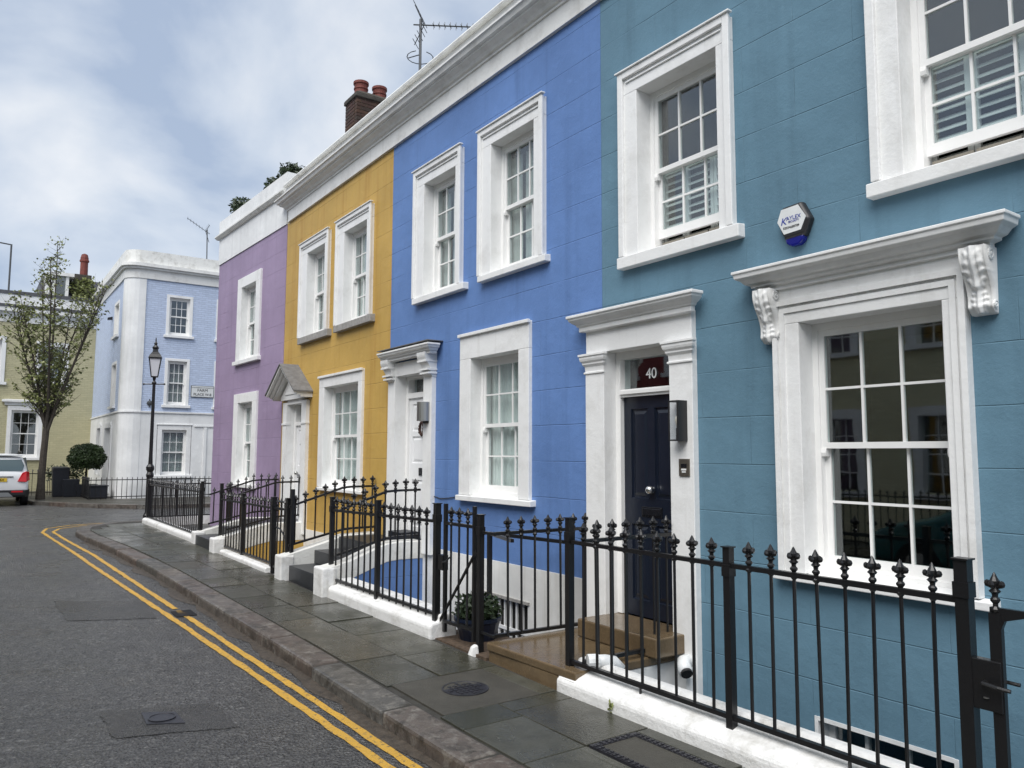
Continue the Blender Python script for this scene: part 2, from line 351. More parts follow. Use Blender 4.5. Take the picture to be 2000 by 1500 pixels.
def text_mesh(body, size, mat, name, parent, origin, xdir, updir, depth=.002, align='CENTER', bold=0):
    cu = bpy.data.curves.new('t', 'FONT'); cu.body = body; cu.size = size; cu.align_x = align; cu.extrude = depth; cu.offset = bold
    to = bpy.data.objects.new('t', cu); COL.objects.link(to)
    dg = bpy.context.evaluated_depsgraph_get(); me = bpy.data.meshes.new_from_object(to.evaluated_get(dg))
    bpy.data.objects.remove(to)
    xd, ud = Vector(xdir).normalized(), Vector(updir).normalized(); zd = xd.cross(ud)
    me.transform(Matrix((xd, ud, zd)).transposed().to_4x4())
    me.materials.clear(); me.materials.append(MAT[mat]); me.name = name
    o = bpy.data.objects.new(name, me); COL.objects.link(o); place(o, Vector(origin), parent); return o

# ------------------------------------------------------------------ lie of the land
D = 4.79
def zg(x): return min(.18, max(0., .0175*(-x-4.2)))
def kk(x): return (1.75-zg(x))/1.75
def yp(x): return 3.68*kk(x)           # back edge of the pavement
KP = [(6, 2.42), (-3.9, 2.40), (-7.55, 2.34), (-11.85, 2.21), (-14.3, 2.05), (-16.65, 1.87), (-17.9, 1.84), (-18.8, 2.0), (-19.5, 2.45), (-19.85, 3.1), (-19.95, 4.2), (-19.95, 14)]
def ykerb(x):
    for (x0, y0), (x1, y1) in zip(KP, KP[1:]):
        if x1 <= x <= x0 and x0 != x1: return y0+(y1-y0)*(x-x0)/(x1-x0)
    return KP[0][1] if x > 0 else KP[6][1]

# ------------------------------------------------------------------ road, kerbs, paving
mb = MB()
xs = [-130, -60, -19.2, -14.486, -4.2, 1.6, 60]; ys = [-90, -10, 3.25, 9.6, 90]
for i in range(len(xs)-1):
    for j in range(len(ys)-1):
        if j == 2 and 2 <= i <= 4: continue
        a, b_, c, d = xs[i], xs[i+1], ys[j], ys[j+1]
        mb.face([(a, c, zg(a)-.1), (b_, c, zg(b_)-.1), (b_, d, zg(b_)-.1), (a, d, zg(a)-.1)])
road = struct(mb.build('road', 'asphalt', recalc=False))
pv = MB()
px = [6, 1.6, -3.9, -4.2, -7.55, -11.85, -14.3, -14.486, -16.65, -17.9, -18.8, -19.2]
for a, b_ in zip(px, px[1:]):
    pv.face([(a, ykerb(a)+.05, zg(a)-.014), (b_, ykerb(b_)+.05, zg(b_)-.014), (b_, yp(b_)+.06, zg(b_)-.014), (a, yp(a)+.06, zg(a)-.014)])
pv.face([(-19.2, 2.3, .166), (-19.9, 3.0, .166), (-19.9, 3.4, .166), (-19.2, 3.4, .166)])
pv.face([(-19.9, 3.4, .166), (-19.9, 14, .166), (-19.2, 14, .166), (-19.2, 3.4, .166)])
pave = struct(pv.build('pavement', 'joint_bed', recalc=False))
# kerb stones follow the kerb line
pts = [Vector((x, y, 0)) for x, y in KP]
seg = [(a, b_, (b_-a).length) for a, b_ in zip(pts, pts[1:])]
def along(s):
    for a, b_, l in seg:
        if s <= l: return a+(b_-a)*s/l
        s -= l
    return pts[-1]
s = 0.0; total = sum(q[2] for q in seg)-6
# joints seen near the camera
near = [9.88, 10.92, 12.17]
js = [0]
while js[-1] < total:
    s = js[-1]; nx = s+random.uniform(1.0, 1.3)
    for q in near:
        if s < q < nx+.5: nx = q; break
    if s > 22.5: nx = s+.55
    js.append(nx)
for a, b_ in zip(js, js[1:]):
    p, q = along(a+.010), along(b_-.010); tdir = (q-p).normalized(); nrm = Vector((tdir.y, -tdir.x, 0))
    if nrm.y < 0 and abs(nrm.y) > .5: nrm = -nrm
    if abs(nrm.y) <= .5 and nrm.x < 0: nrm = -nrm
    pn, qn = p+nrm*.262, q+nrm*.262; j = random.uniform(-.012, .012); lift = random.uniform(-.007, .006)
    k = MB(); B = [(p.x, p.y+j), (q.x, q.y+j), (qn.x, qn.y), (pn.x, pn.y)]
    k.hexa([(x, y, zg(x)-.16) for x, y in B], [(x, y, zg(x)+.002+lift) for x, y in B])
    k.build('kerb_stone', 'granite', pave, bev=.024)
# flagstones: two courses
def flag(x0, x1, f0, f1, mat='flag', name='flagstone'):
    g_ = .005
    def yy(x, f):
        a = ykerb(x)+.272; return a+(yp(x)-.004-a)*f
    lift = random.uniform(-.003, .003); tilt = random.uniform(-.002, .002)
    B = [(x0-g_, yy(x0, f0)+g_), (x0-g_, yy(x0, f1)-g_), (x1+g_, yy(x1, f1)-g_), (x1+g_, yy(x1, f0)+g_)]
    k = MB(); k.hexa([(x, y, zg(x)-.05) for x, y in B], [(x, y, zg(x)+lift+(tilt if i < 2 else -tilt)) for i, (x, y) in enumerate(B)])
    return k.build(name, mat, pave, bev=.004)
for f0, f1, start in ((0, .47, 3.1), (.47, 1, 2.7)):
    x = start
    while x > -17.4:
        nx = x-random.uniform(.6, .98)
        for (a, b_, lo, hi) in ((-4.60, -5.37, 0, 1), (-2.93, -3.67, .4, 1)):
            if not (f1 > lo+.05 and f0 < hi-.05): continue
            if nx < a < x: nx = a
            if a >= x > b_: nx = b_
        inman = nx >= -5.371 and x <= -4.599
        incov = nx >= -3.671 and x <= -2.929 and f0 > .3
        if inman:
            if f0 == 0: pass
            else: flag(x, nx, .84, 1)
        elif incov: flag(x, nx, .88, 1)
        else: flag(x, nx, f0, f1)
        x = nx
# corner flags laid the other way
for (a, b_, c, d) in ((-17.6, -18.3, 2.35, 2.8), (-17.6, -18.3, 2.8, 3.28), (-18.3, -19.0, 2.55, 3.28)):
    k = MB(); k.box(b_+.005, a-.005, c, d-.01, .13, .181); k.build('flagstone', 'flag', pave, bev=.004)
# concrete surround with round cover
k = MB(); B = [(-4.605, 2.70), (-4.605, 3.505), (-5.365, 3.50), (-5.365, 2.69)]
k.hexa([(x, y, -.05) for x, y in B], [(x, y, zg(x)+.001) for x, y in B]); k.build('concrete_slab', 'concrete', pave, bev=.004)
cov = MB(); cc = (-5.0, 3.11, zg(-5))
cov.lathe([(.175, -.02), (.175, .006), (.162, .006), (.160, .002)], cc, 28)
for i in range(-3, 4):
    for j in range(-3, 4):
        if i*i+j*j < 10: cov.box(cc[0]+i*.042-.014, cc[0]+i*.042+.014, cc[1]+j*.042-.014, cc[1]+j*.042+.014, cc[2]-.01, cc[2]+.006)
o = cov.build('manhole_cover', 'cover_iron'); tag(o, 'round iron cover set in a dark concrete square in the pavement', 'manhole cover')
# recessed cover with iron frame by the white kerb
fc = thing('inspection_cover', (-3.3, 3.36, 0), 'rectangular pavement cover with black studded iron frame beside the white kerb', 'inspection cover')
k = MB()
x0, x1, y0, y1 = -3.66, -2.94, 3.16, 3.545
for (a, b_, c, d) in ((x0, x1, y0, y0+.05), (x0, x1, y1-.05, y1), (x0, x0+.05, y0+.052, y1-.052), (x1-.05, x1, y0+.052, y1-.052)): k.box(a, b_, c, d, -.04, .003)
for i in range(17):
    for yv in (y0+.013, y0+.037, y1-.013, y1-.037): k.box(x0+.03+i*.041, x0+.05+i*.041, yv-.008, yv+.008, -.01, .009)
for j in range(6):
    for xv in (x0+.013, x0+.037, x1-.013, x1-.037): k.box(xv-.008, xv+.008, y0+.075+j*.045, y0+.095+j*.045, -.01, .009)
k.build('iron_frame', 'cover_iron', fc); k = MB(); k.box(x0+.054, x1-.054, y0+.054, y1-.054, -.04, .001); k.build('infill_slab', 'concrete', fc)
# flagstone filling the strip beside the frame
flag(-2.935, -3.665, .40, .47)
# road repairs, iron cover in the road, gully
def sheet(name, poly, mat, dz, parent=None):
    pts_ = []
    for (x0_, y0_), (x1_, y1_) in zip(poly, poly[1:]+poly[:1]):
        for q in range(9): pts_.append((x0_+(x1_-x0_)*q/9+random.uniform(-.012, .012), y0_+(y1_-y0_)*q/9+random.uniform(-.012, .012)))
    poly = pts_; k = MB(); k.face([(x, y, zg(x)-.1+dz) for x, y in poly]); return k.build(name, mat, parent, recalc=False)
struct(sheet('road_patch', [(-6.22, .85), (-5.98, 1.57), (-5.40, 1.58), (-5.63, .87)], 'asphalt_patch', .004))
struct(sheet('road_patch', [(-10.61, .91), (-10.07, 1.80), (-9.05, 1.74), (-9.40, .95)], 'asphalt_patch', .004))
rc = thing('road_cover', (-5.85, 1.19, -.07), 'square iron cover with a round lid sunk in the dark road patch', 'manhole cover')
k = MB(); B = [(-6.03, 1.09), (-5.92, 1.29), (-5.66, 1.30), (-5.77, 1.08)]
k.hexa([(x, y, zg(x)-.13) for x, y in B], [(x, y, zg(x)-.091) for x, y in B]); k.build('cover_frame', 'cover_iron', rc)
k = MB(); k.lathe([(.09, -.02), (.09, .004), (.08, .004), (.078, 0), (.02, 0)], (-5.845, 1.19, zg(-5.85)-.089), 24); k.build('lid', 'cover_iron', rc)
gl = thing('gully_grate', (-9.12, 2.02, -.02), 'small black drain grate in the gutter beside the yellow lines', 'drain grate')
for i in range(7):
    k = MB(); k.box(-9.30+i*.05, -9.275+i*.05, 1.93+.0, 2.14, zg(-9.1)-.12, zg(-9.1)-.090); k.build('grate_bar', 'iron_dull', gl)
# silt lying in the gutter against the kerb
k = MB(); prev = None; sx_ = 4.0
while sx_ > -16.5:
    wd_ = .035+.07*abs(math.sin(sx_*1.7)+.6*math.sin(sx_*4.3+1))+random.uniform(0, .03); cur = (sx_, ykerb(sx_), max(.03, wd_))
    if prev: k.face([(prev[0], prev[1]-prev[2], zg(prev[0])-.0965), (cur[0], cur[1]-cur[2], zg(cur[0])-.0965), (cur[0], cur[1]+.01, zg(cur[0])-.0965), (prev[0], prev[1]+.01, zg(prev[0])-.0965)])
    prev = cur; sx_ -= .11
gs = k.build('gutter_silt', 'gutter_silt', recalc=False); gs['kind'] = 'stuff'; gs['label'] = 'brown silt lying along the gutter below the kerb'; gs['category'] = 'silt'
# double yellow lines, laid as real strips
def line(path, wd, name):
    P_ = [Vector((x, y, 0)) for x, y in path]; dense = []
    for a, b_ in zip(P_, P_[1:]):
        n = max(1, int((b_-a).length/.12))
        dense += [a+(b_-a)*i/n for i in range(n)]
    dense.append(P_[-1]); k = MB(); rows = []
    for i, p in enumerate(dense):
        d = (dense[min(i+1, len(dense)-1)]-dense[max(i-1, 0)]).normalized(); n = Vector((-d.y, d.x, 0))
        w1, w2 = wd/2+random.uniform(-.008, .006), wd/2+random.uniform(-.008, .006); z = zg(p.x)-.1+.005
        rows.append((tuple(p+n*w1+Vector((0, 0, z))), tuple(p-n*w2+Vector((0, 0, z)))))
    for a, b_ in zip(rows, rows[1:]): k.face([a[0], b_[0], b_[1], a[1]])
    o = k.build(name, 'yellow_line', recalc=False); struct(o); return o
line([(6, 2.26), (-2, 2.235), (-5.3, 2.08), (-8.74, 1.895), (-13.4, 1.60), (-17, 1.44), (-18.9, 1.36), (-19.8, 1.5), (-20.4, 2.0), (-20.65, 2.9), (-20.7, 4.5), (-20.7, 12)], .064, 'yellow_line')
line([(6, 2.375), (-2, 2.36), (-5.6, 2.195), (-9.32, 2.015), (-9.18, 2.02)][:4]+[], .064, 'yellow_line')
line([(-9.42, 2.005), (-14.36, 1.765), (-17, 1.62), (-18.9, 1.55), (-19.6, 1.72), (-20.15, 2.2), (-20.4, 2.9), (-20.43, 4.5), (-20.43, 12)], .064, 'yellow_line')

# ------------------------------------------------------------------ house building blocks
def wall(F, u0, u1, z0, z1, holes, th, mat, house, name='wall', d0=0.0):
    us = sorted({u0, u1}|{h[i] for h in holes for i in (0, 1)}); zs = sorted({z0, z1}|{h[i] for h in holes for i in (2, 3)})
    k = MB(F)
    for a, b_ in zip(us, us[1:]):
        for c, d in zip(zs, zs[1:]):
            mu, mz = (a+b_)/2, (c+d)/2
            if any(h[0] < mu < h[1] and h[2] < mz < h[3] for h in holes): continue
            for dd in (d0, d0+th): k.face([(a, dd, c), (b_, dd, c), (b_, dd, d), (a, dd, d)])
    for a, b_, c, d in list(holes)+[(u0, u1, z0, z1)]:
        for (p, q) in (((a, c), (b_, c)), ((b_, c), (b_, d)), ((b_, d), (a, d)), ((a, d), (a, c))):
            k.face([(p[0], d0, p[1]), (q[0], d0, q[1]), (q[0], d0+th, q[1]), (p[0], d0+th, p[1])])
    return k.build(name, mat, house, recalc=False)
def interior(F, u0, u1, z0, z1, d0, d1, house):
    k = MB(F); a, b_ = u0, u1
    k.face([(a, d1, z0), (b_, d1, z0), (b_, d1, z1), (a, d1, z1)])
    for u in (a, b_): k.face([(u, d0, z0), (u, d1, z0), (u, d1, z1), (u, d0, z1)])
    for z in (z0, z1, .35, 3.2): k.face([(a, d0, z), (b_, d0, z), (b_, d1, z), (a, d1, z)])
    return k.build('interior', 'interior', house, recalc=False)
def window(F, house, o, i, sill, rec=.108, cols=3, rows=(2, 2), cover='net', arch='mould', open_=0.0, name='window', proud=.045, split=.5, mat='white_paint', horn=True, sillmat=None, panes=True):
    """o = outer architrave (u0,u1,z0,z1); i = clear opening (u0,u1,ztop); sill = (u0,u1,z0,z1)"""
    (a, b_, z0, z1), (ia, ib, iz) = o, i
    k = MB(F); pr = -proud
    k.box(a, ia, pr, rec+.12, z0, iz); k.box(ib, b_, pr, rec+.12, z0, iz); k.box(a, b_, pr, rec+.12, iz+.0005, z1)
    if arch == 'mould':
        bw = .05
        k.box(a-.012, a+bw, pr-.028, pr+.001, z0, z1+.012); k.box(b_-bw, b_+.012, pr-.028, pr+.001, z0, z1+.012); k.box(a+bw+.001, b_-bw-.001, pr-.028, pr+.001, z1-bw, z1+.012)
        k.box(a+bw+.03, b_-bw-.03, pr-.014, pr+.001, z1-bw-.045, z1-bw-.03)
        k.box(a-.03, b_+.03, pr-.045, pr+.01, z1+.0125, z1+.03)
    elif arch == 'cap':
        k.box(a-.015, b_+.015, pr-.03, pr+.01, z1-.03, z1+.008)
    w = k.build(name, mat, house, bev=.005)
    if sill:
        k = MB(F); k.extr([(-.08, sill[2]), (-.08, sill[3]-.012), (rec+.05, sill[3]+.012), (rec+.05, sill[2])], 'u', sill[0], sill[1]); k.build('sill', sillmat or mat, w, bev=.006)
    zb = z0+.012; zm = zb+(iz-zb)*split; fw_ = .042
    k = MB(F); d0 = rec
    k.box(ia, ia+fw_, d0, d0+.11, zb, iz); k.box(ib-fw_, ib, d0, d0+.11, zb, iz); k.box(ia+fw_, ib-fw_, d0, d0+.11, iz-.05, iz); k.box(ia+fw_, ib-fw_, d0, d0+.11, zb, zb+.03)
    k.build('box_frame', 'sash_white', w)
    ua, ub = ia+fw_, ib-fw_
    def sash(zl, zh, dd, nr, brail, trail, horns):
        k = MB(F); st = .04; t_ = .036; bar = .017
        k.box(ua, ua+st, dd, dd+t_, zl, zh); k.box(ub-st, ub, dd, dd+t_, zl, zh); k.box(ua+st, ub-st, dd, dd+t_, zl, zl+brail); k.box(ua+st, ub-st, dd, dd+t_, zh-trail, zh)
        pu0, pu1, pz0, pz1 = ua+st, ub-st, zl+brail, zh-trail
        for c in range(1, cols):
            u = pu0+(pu1-pu0)*c/cols; k.box(u-bar/2, u+bar/2, dd+.004, dd+t_-.004, pz0, pz1)
        for r in range(1, nr):
            z = pz0+(pz1-pz0)*r/nr; k.box(pu0, pu1, dd+.006, dd+t_-.006, z-bar/2, z+bar/2)
        if horns:
            for u in (ua, ub-st): k.extr([(dd-.006, zl-.055), (dd-.012, zl-.03), (dd-.006, zl+.001), (dd+t_, zl+.001), (dd+t_, zl-.055)], 'u', u, u+st*.9)
        k.build('sash', 'sash_white', w)
        if not panes: 
            k = MB(F); k.box(pu0, pu1, dd+.016, dd+.02, pz0, pz1); k.build('pane', 'glass', w); return
        for c in range(cols):
            for r in range(nr):
                k = MB(F); k.box(pu0+(pu1-pu0)*c/cols, pu0+(pu1-pu0)*(c+1)/cols, dd+.016, dd+.020, pz0+(pz1-pz0)*r/nr, pz0+(pz1-pz0)*(r+1)/nr); k.build('pane', 'glass', w)
    sash(zm-.02, iz-.05, d0+.014, rows[0], .042, .045, horn)
    sash(zb+.03+open_, zm+.02, d0+.054, rows[1], .075, .04, False)
    if cover in ('net', 'grey'):
        k = MB(F); n = 40; dd = d0+.135; row = []
        for q in range(n+1):
            u = ia+(ib-ia)*q/n; row.append((u, dd+.012*math.sin(q*1.9)+.008*math.sin(q*.7+1)))
        for p, q in zip(row, row[1:]): k.face([(p[0], p[1], zb), (q[0], q[1], zb), (q[0], q[1], iz), (p[0], p[1], iz)])
        k.build('net_curtain', 'net' if cover == 'net' else 'curtain_grey', w, smooth=True, recalc=False)
    elif cover == 'part':          # drawn back curtains, dark gap and low net
        k = MB(F); dd = d0+.135; n = 14
        for lo, hi in ((.0, .30), (.36, 1.0)):
            row = [(ia+(ib-ia)*(lo+(hi-lo)*q/n), dd+.012*math.sin(q*2.1)) for q in range(n+1)]
            for p, q in zip(row, row[1:]): k.face([(p[0], p[1], zb), (q[0], q[1], zb), (q[0], q[1], iz-.12), (p[0], p[1], iz-.12)])
        k.build('net_curtain', 'curtain_grey', w, smooth=True, recalc=False)
    elif cover == 'shutter':
        dd = d0+.125; half = (ia+ib)/2; zt = zm+.04
        for a_, c_ in ((ia+.03, half-.16), (half-.155, half+.155), (half+.16, ib-.03)):
            if c_-a_ < .08: continue
            s_ = MB(F); fr_ = .035
            s_.box(a_, a_+fr_, dd, dd+.03, zb, zt); s_.box(c_-fr_, c_, dd, dd+.03, zb, zt); s_.box(a_+fr_, c_-fr_, dd, dd+.03, zb, zb+.05); s_.box(a_+fr_, c_-fr_, dd, dd+.03, zt-.05, zt)
            sh = s_.build('shutter', 'shutter_white', w)
            nl = 11
            k = MB(F)
            for q in range(nl):
                z = zb+.06+(zt-zb-.13)*q/(nl-1)
                k.extr([(dd-.012, z-.018), (dd-.008, z-.022), (dd+.042, z+.020), (dd+.038, z+.024)], 'u', a_+fr_, c_-fr_)
            lv = k.build('louvres', 'shutter_white', w)
            lv['kind'] = 'stuff'
    return w
def console(F, par, u0, u1, z0, z1, dep, mat='white_paint', carved=True):
    """scrolled bracket; carved ones carry a lobed leaf in relief"""
    H = z1-z0; um, W_ = (u0+u1)/2, u1-u0; nt_, nu = (44, 25) if carved else (16, 3)
    def base(tt):
        p = dep*(1-.50*tt)+.020*math.sin(tt*math.pi*2.1+.3)
        return p*(1-.55*max(0, tt-.9)/.1)
    rows = []
    for a in range(nt_+1):
        tt = a/nt_; row = []
        for b_ in range(nu):
            q = -1+2*b_/(nu-1); r_ = 0
            if carved:
                t2 = tt/.62 if tt < .62 else (tt-.62)/.38           # a tall leaf, then a small one curling below it
                half = (.98 if tt < .62 else .80)*(math.sin(math.pi*min(1, .12+.80*t2))**.6)
                lobes = 1-.22*abs(math.sin((6 if tt < .62 else 4)*math.pi*t2+abs(q)*1.6))
                edge = half*lobes
                if abs(q) < edge:
                    r_ = .016*(1-(abs(q)/edge)**4)+.010*math.exp(-(q/.12)**2)-.007*math.exp(-((abs(q)-.30)/.07)**2)+.008*math.sin(9*math.pi*t2+abs(q)*5)*abs(q)
                    r_ += .018*max(0, t2-.72)/.28
                if abs(q) > .93: r_ = max(r_, .006)
            row.append((um+q*W_/2*(1-.10*tt), -base(tt)-r_, z1-H*tt))
        rows.append(row)
    k = MB(F)
    for a in range(nt_):
        for b_ in range(nu-1): k.face([rows[a][b_], rows[a][b_+1], rows[a+1][b_+1], rows[a+1][b_]])
    for b_ in (0, nu-1):
        for a in range(nt_):
            p, q = rows[a][b_], rows[a+1][b_]; k.face([p, q, (q[0], .02, q[2]), (p[0], .02, p[2])])
    e_ = rows[-1]
    for b_ in range(nu-1): k.face([e_[b_], e_[b_+1], (e_[b_+1][0], .02, z0), (e_[b_][0], .02, z0)])
    o = k.build('console', mat, par, recalc=False)
    bm = bmesh.new(); bm.from_mesh(o.data); bmesh.ops.remove_doubles(bm, verts=bm.verts, dist=.0004); bmesh.ops.recalc_face_normals(bm, faces=bm.faces); bm.to_mesh(o.data); bm.free()
    if carved:
        o.data.polygons.foreach_set('use_smooth', [True]*len(o.data.polygons))
        for s_ in (-1, 1):
            for tt, rr in ((.12, .034), (.86, .024)):
                c = F(um+s_*W_*.49*(1-.1*tt), -base(tt)*.55, z1-H*tt)
                n0 = (F(1, 0, 0)-F(0, 0, 0))*s_
                k = MB(); k.loft([[tuple(c+n0*h_+Vector((0, 0, 1))*(q_*math.sin(a))+(F(0, 1, 0)-F(0, 0, 0))*(q_*math.cos(a))) for a in [2*math.pi*i/12 for i in range(12)]] for q_, h_ in ((rr, -.004), (rr, .010), (rr*.7, .012), (rr*.6, .005), (rr*.35, .006), (rr*.25, .014))]); k.build('scroll', mat, o)
    return o
def panel_door(F, house, u0, u1, z0, z1, d, mat, panels, name='door'):
    holes = panels; k = MB(F)
    us = sorted({u0, u1}|{h[i] for h in holes for i in (0, 1)}); zs = sorted({z0, z1}|{h[i] for h in holes for i in (2, 3)})
    for a, b_ in zip(us, us[1:]):
        for c, e_ in zip(zs, zs[1:]):
            if any(h[0] < (a+b_)/2 < h[1] and h[2] < (c+e_)/2 < h[3] for h in holes): continue
            k.face([(a, d, c), (b_, d, c), (b_, d, e_), (a, d, e_)])
    for a, b_, c, e_ in holes:       # sunk margin then fielded panel
        rings = [[(a+m_, d+dd, c+m_), (b_-m_, d+dd, c+m_), (b_-m_, d+dd, e_-m_), (a+m_, d+dd, e_-m_)] for m_, dd in ((0, 0), (.006, .016), (.022, .016), (.05, .004))]
        k.loft(rings, cap=False); k.face(rings[-1])
    k.face([(u0, d+.04, z0), (u1, d+.04, z0), (u1, d+.04, z1), (u0, d+.04, z1)])
    return k.build(name, mat, house, recalc=False)
CORN = [(0, 6.36), (.05, 6.37), (.05, 6.40), (.08, 6.41), (.10, 6.44), (.16, 6.47), (.16, 6.49), (.20, 6.50), (.22, 6.55), (.24, 6.555), (.24, 6.575), (.10, 6.61)]
def roofline(F, house, u0, u1, left, right):
    k = MB(F); k.box(u0, u1, -.03, .3, 6.14, 6.372); k.box(u0+.001, u1-.001, -.042, -.029, 6.14, 6.165); k.build('frieze', 'cornice_white', house)
    k = MB(F); k.mould(CORN, u0, u1, left, right, d0=0.0); k.build('cornice', 'cornice_white', house)
    k = MB(F); k.box(u0+.002, u1-.002, -.085, .3, 6.58, 6.80); k.build('parapet', 'cornice_white', house)
    k = MB(F); k.extr([(-.14, 6.802), (-.15, 6.83), (-.12, 6.875), (.33, 6.875), (.33, 6.802)], 'u', u0+.001, u1-.001); k.build('coping', 'white_coping', house)
    k = MB(F); k.box(u0, u1, .3, 5, 6.2, 6.4); k.build('roof', 'lead', house)

FT = frame((0, D, 0), (1, 0, 0), (0, 1, 0))
def pu(u, p=.045): return u*(D-p)/D
def pz(z, p=.045): return 1.75+(z-1.75)*(D-p)/D
def po(o, p=.045): return (pu(o[0], p), pu(o[1], p), pz(o[2], p), pz(o[3], p))
def pi_(i, p=.045): return (pu(i[0], p), pu(i[1], p), pz(i[2], p))
def hol(o, p=.045): q = po(o, p); return (q[0]+.02, q[1]-.02, q[2]-.05, q[3]-.02)
def twin(F, house, o, i, sill, **k_): return window(F, house, po(o), pi_(i), (pu(sill[0], .075), pu(sill[1], .075), pz(sill[2], .075), pz(o[2])+.004), **k_)
ZB = -2.2

# ------------------------------------------------------------------ teal house, number 40
teal = thing('terraced_house', (-3, D, 0), 'teal blue rendered house with number 40 above its navy front door', 'house', 'painted terrace houses')
tw = [hol((-5.06, -3.80, 3.54, 5.26)), hol((-2.65, -1.39, 3.54, 5.26)), hol((-3.45, -2.12, .93, 2.86)), (-5.324, -4.23, -.05, 2.9), (-3.20, -2.30, -1.0, -.03)]
wall(FT, -5.325, 1.0, ZB, 6.14, tw, .34, 'teal_render', teal)
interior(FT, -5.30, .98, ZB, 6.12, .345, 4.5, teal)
roofline(FT, teal, -5.325, 1.0, False, False)
twin(FT, teal, (-5.06, -3.80, 3.54, 5.26), (-4.85, -3.94, 5.06), (-5.12, -3.75, 3.44, 3.54), rec=.13, cover='shutter', open_=.11)
twin(FT, teal, (-2.65, -1.39, 3.54, 5.26), (-2.455, -1.545, 5.06), (-2.71, -1.34, 3.45, 3.54), rec=.13, cover='shutter', open_=.11)
for ua, ub in ((pu(-4.85), pu(-3.94)), (pu(-2.455), pu(-1.545))):    # taupe draught boards seen under the raised sash
    k = MB(FT); n = 3
    for q in range(n): k.box(ua+.05+(ub-ua-.1)*q/n+.008, ua+.05+(ub-ua-.1)*(q+1)/n-.008, .205, .225, 3.545, 3.64)
    k.build('sash_vent', 'taupe', teal)
wb = twin(FT, teal, (-3.45, -2.12, .93, 2.86), (-3.25, -2.26, 2.69), (-3.52, -2.05, .865, .935), rec=.11, cover='none', arch='none', proud=.05)
k = MB(FT)       # stepped architrave of the big window
A0, A1, AZ, AB = pu(-3.45), pu(-2.12), pz(2.86), pz(.93)+.005
for m_, pr_ in ((.0, .075), (.055, .062)):
    k.box(A0+m_-.002, A0+m_+.035, -pr_, -.049, AB, AZ-m_); k.box(A1-m_-.035, A1-m_+.002, -pr_, -.049, AB, AZ-m_); k.box(A0+m_+.035, A1-m_-.035, -pr_, -.049, AZ-m_-.035, AZ-m_+.002)
k.build('architrave_bead', 'white_paint', wb)
k = MB(FT); k.box(-3.47, -1.965, -.055, .02, pz(2.86)+.002, 2.955); k.build('hood_frieze', 'white_paint', wb)
k = MB(FT); k.mould([(0, 2.93), (.06, 2.935), (.06, 2.965), (.10, 2.975), (.10, 2.99), (.13, 3.0), (.155, 3.03), (.185, 3.045), (.19, 3.075), (.20, 3.08), (.20, 3.10), (.05, 3.135)], -3.46, -2.0, d0=-.02); k.build('hood', 'white_paint', wb, bev=.004)
console(FT, wb, -3.515, -3.375, 2.56, 2.945, .15); console(FT, wb, -2.08, -1.94, 2.56, 2.945, .15)
# basement window with segmental head
k = MB(FT); k.box(-3.215, -3.19, -.006, .13, -1.0, -.008); k.box(-2.31, -2.285, -.006, .13, -1.0, -.008); k.box(-3.19, -2.31, -.004, .13, -.034, -.006)
bw = k.build('window', 'white_render', teal)
k = MB(FT)
for u in (-3.19, -2.93, -2.66, -2.36): k.box(u, u+(.05 if u in (-3.19, -2.36) else .024), .115, .15, -1.0, -.034)
k.box(-3.14, -2.36, .112, .152, -.075, -.034); k.build('sash', 'sash_white', bw)
for a, b_ in ((-3.14, -2.93), (-2.906, -2.66), (-2.636, -2.36)): k = MB(FT); k.box(a, b_, .132, .137, -1.0, -.075); k.build('pane', 'glass', bw)
# doorcase
PL0, PL1, PR0, PR1 = pu(-5.575, .06), pu(-5.315, .06), pu(-4.50, .06), pu(-4.245, .06)
ZC = [pz(z, .06) for z in (2.53, 2.70, 2.94)]
dc = MB(FT); dc.box(PL0, PL1, -.06, .22, ZB+1.6, ZC[0]); dc.box(PR0, PR1, -.06, .22, -1.3, ZC[0]); dc.box(PL0+.005, PR1-.005, -.055, .22, ZC[1], ZC[2])
door_case = dc.build('doorcase', 'white_paint', teal, bev=.006)
for a, b_ in ((PL0, PL1), (PR0, PR1)):
    k = MB(FT); k.mould([(p, ZC[0]+z) for p, z in ((0, -.025), (.012, -.02), (.012, -.005), (.0, 0), (.004, .045), (.022, .068), (.022, .082), (.036, .10), (.042, .12), (.042, .14), (.052, .145), (.052, .165), (0, .168))], a, b_, d0=-.06)
    k.box(a+.001, b_-.001, -.061, .22, ZC[0]-.03, ZC[1]+.0025); k.build('capital', 'white_paint', door_case, bev=.003)
k = MB(FT); k.mould([(0, 2.895), (.05, 2.90), (.05, 2.945), (.065, 2.95), (.07, 2.965), (.10, 2.985), (.125, 3.01), (.125, 3.025), (.14, 3.03), (.14, 3.055), (0, 3.09)], PL0+.01, PR1-.01, d0=-.055); k.build('hood', 'white_paint', door_case, bev=.005)
u0, u1 = PL1+.06, PR0-.06
k = MB(FT); k.box(PL1, u0, .09, .22, .33, ZC[1]); k.box(u1, PR0, .09, .22, .33, ZC[1]); k.box(u0, u1, .09, .22, 2.27, 2.34); k.box(u0, u1, .07, .09, 2.295, 2.325); k.box(u0, u1, .09, .22, 2.62, ZC[1]); k.build('door_frame', 'sash_white', door_case)
k = MB(FT); k.box(u0, u1, .15, .155, 2.34, 2.62); fl = k.build('fanlight', 'glass', teal)
text_mesh('40', .135, 'letter_white', 'house_number', fl, FT(-4.845, .144, 2.425), (1, 0, 0), (0, 0, 1))
mid = (u0+u1)/2
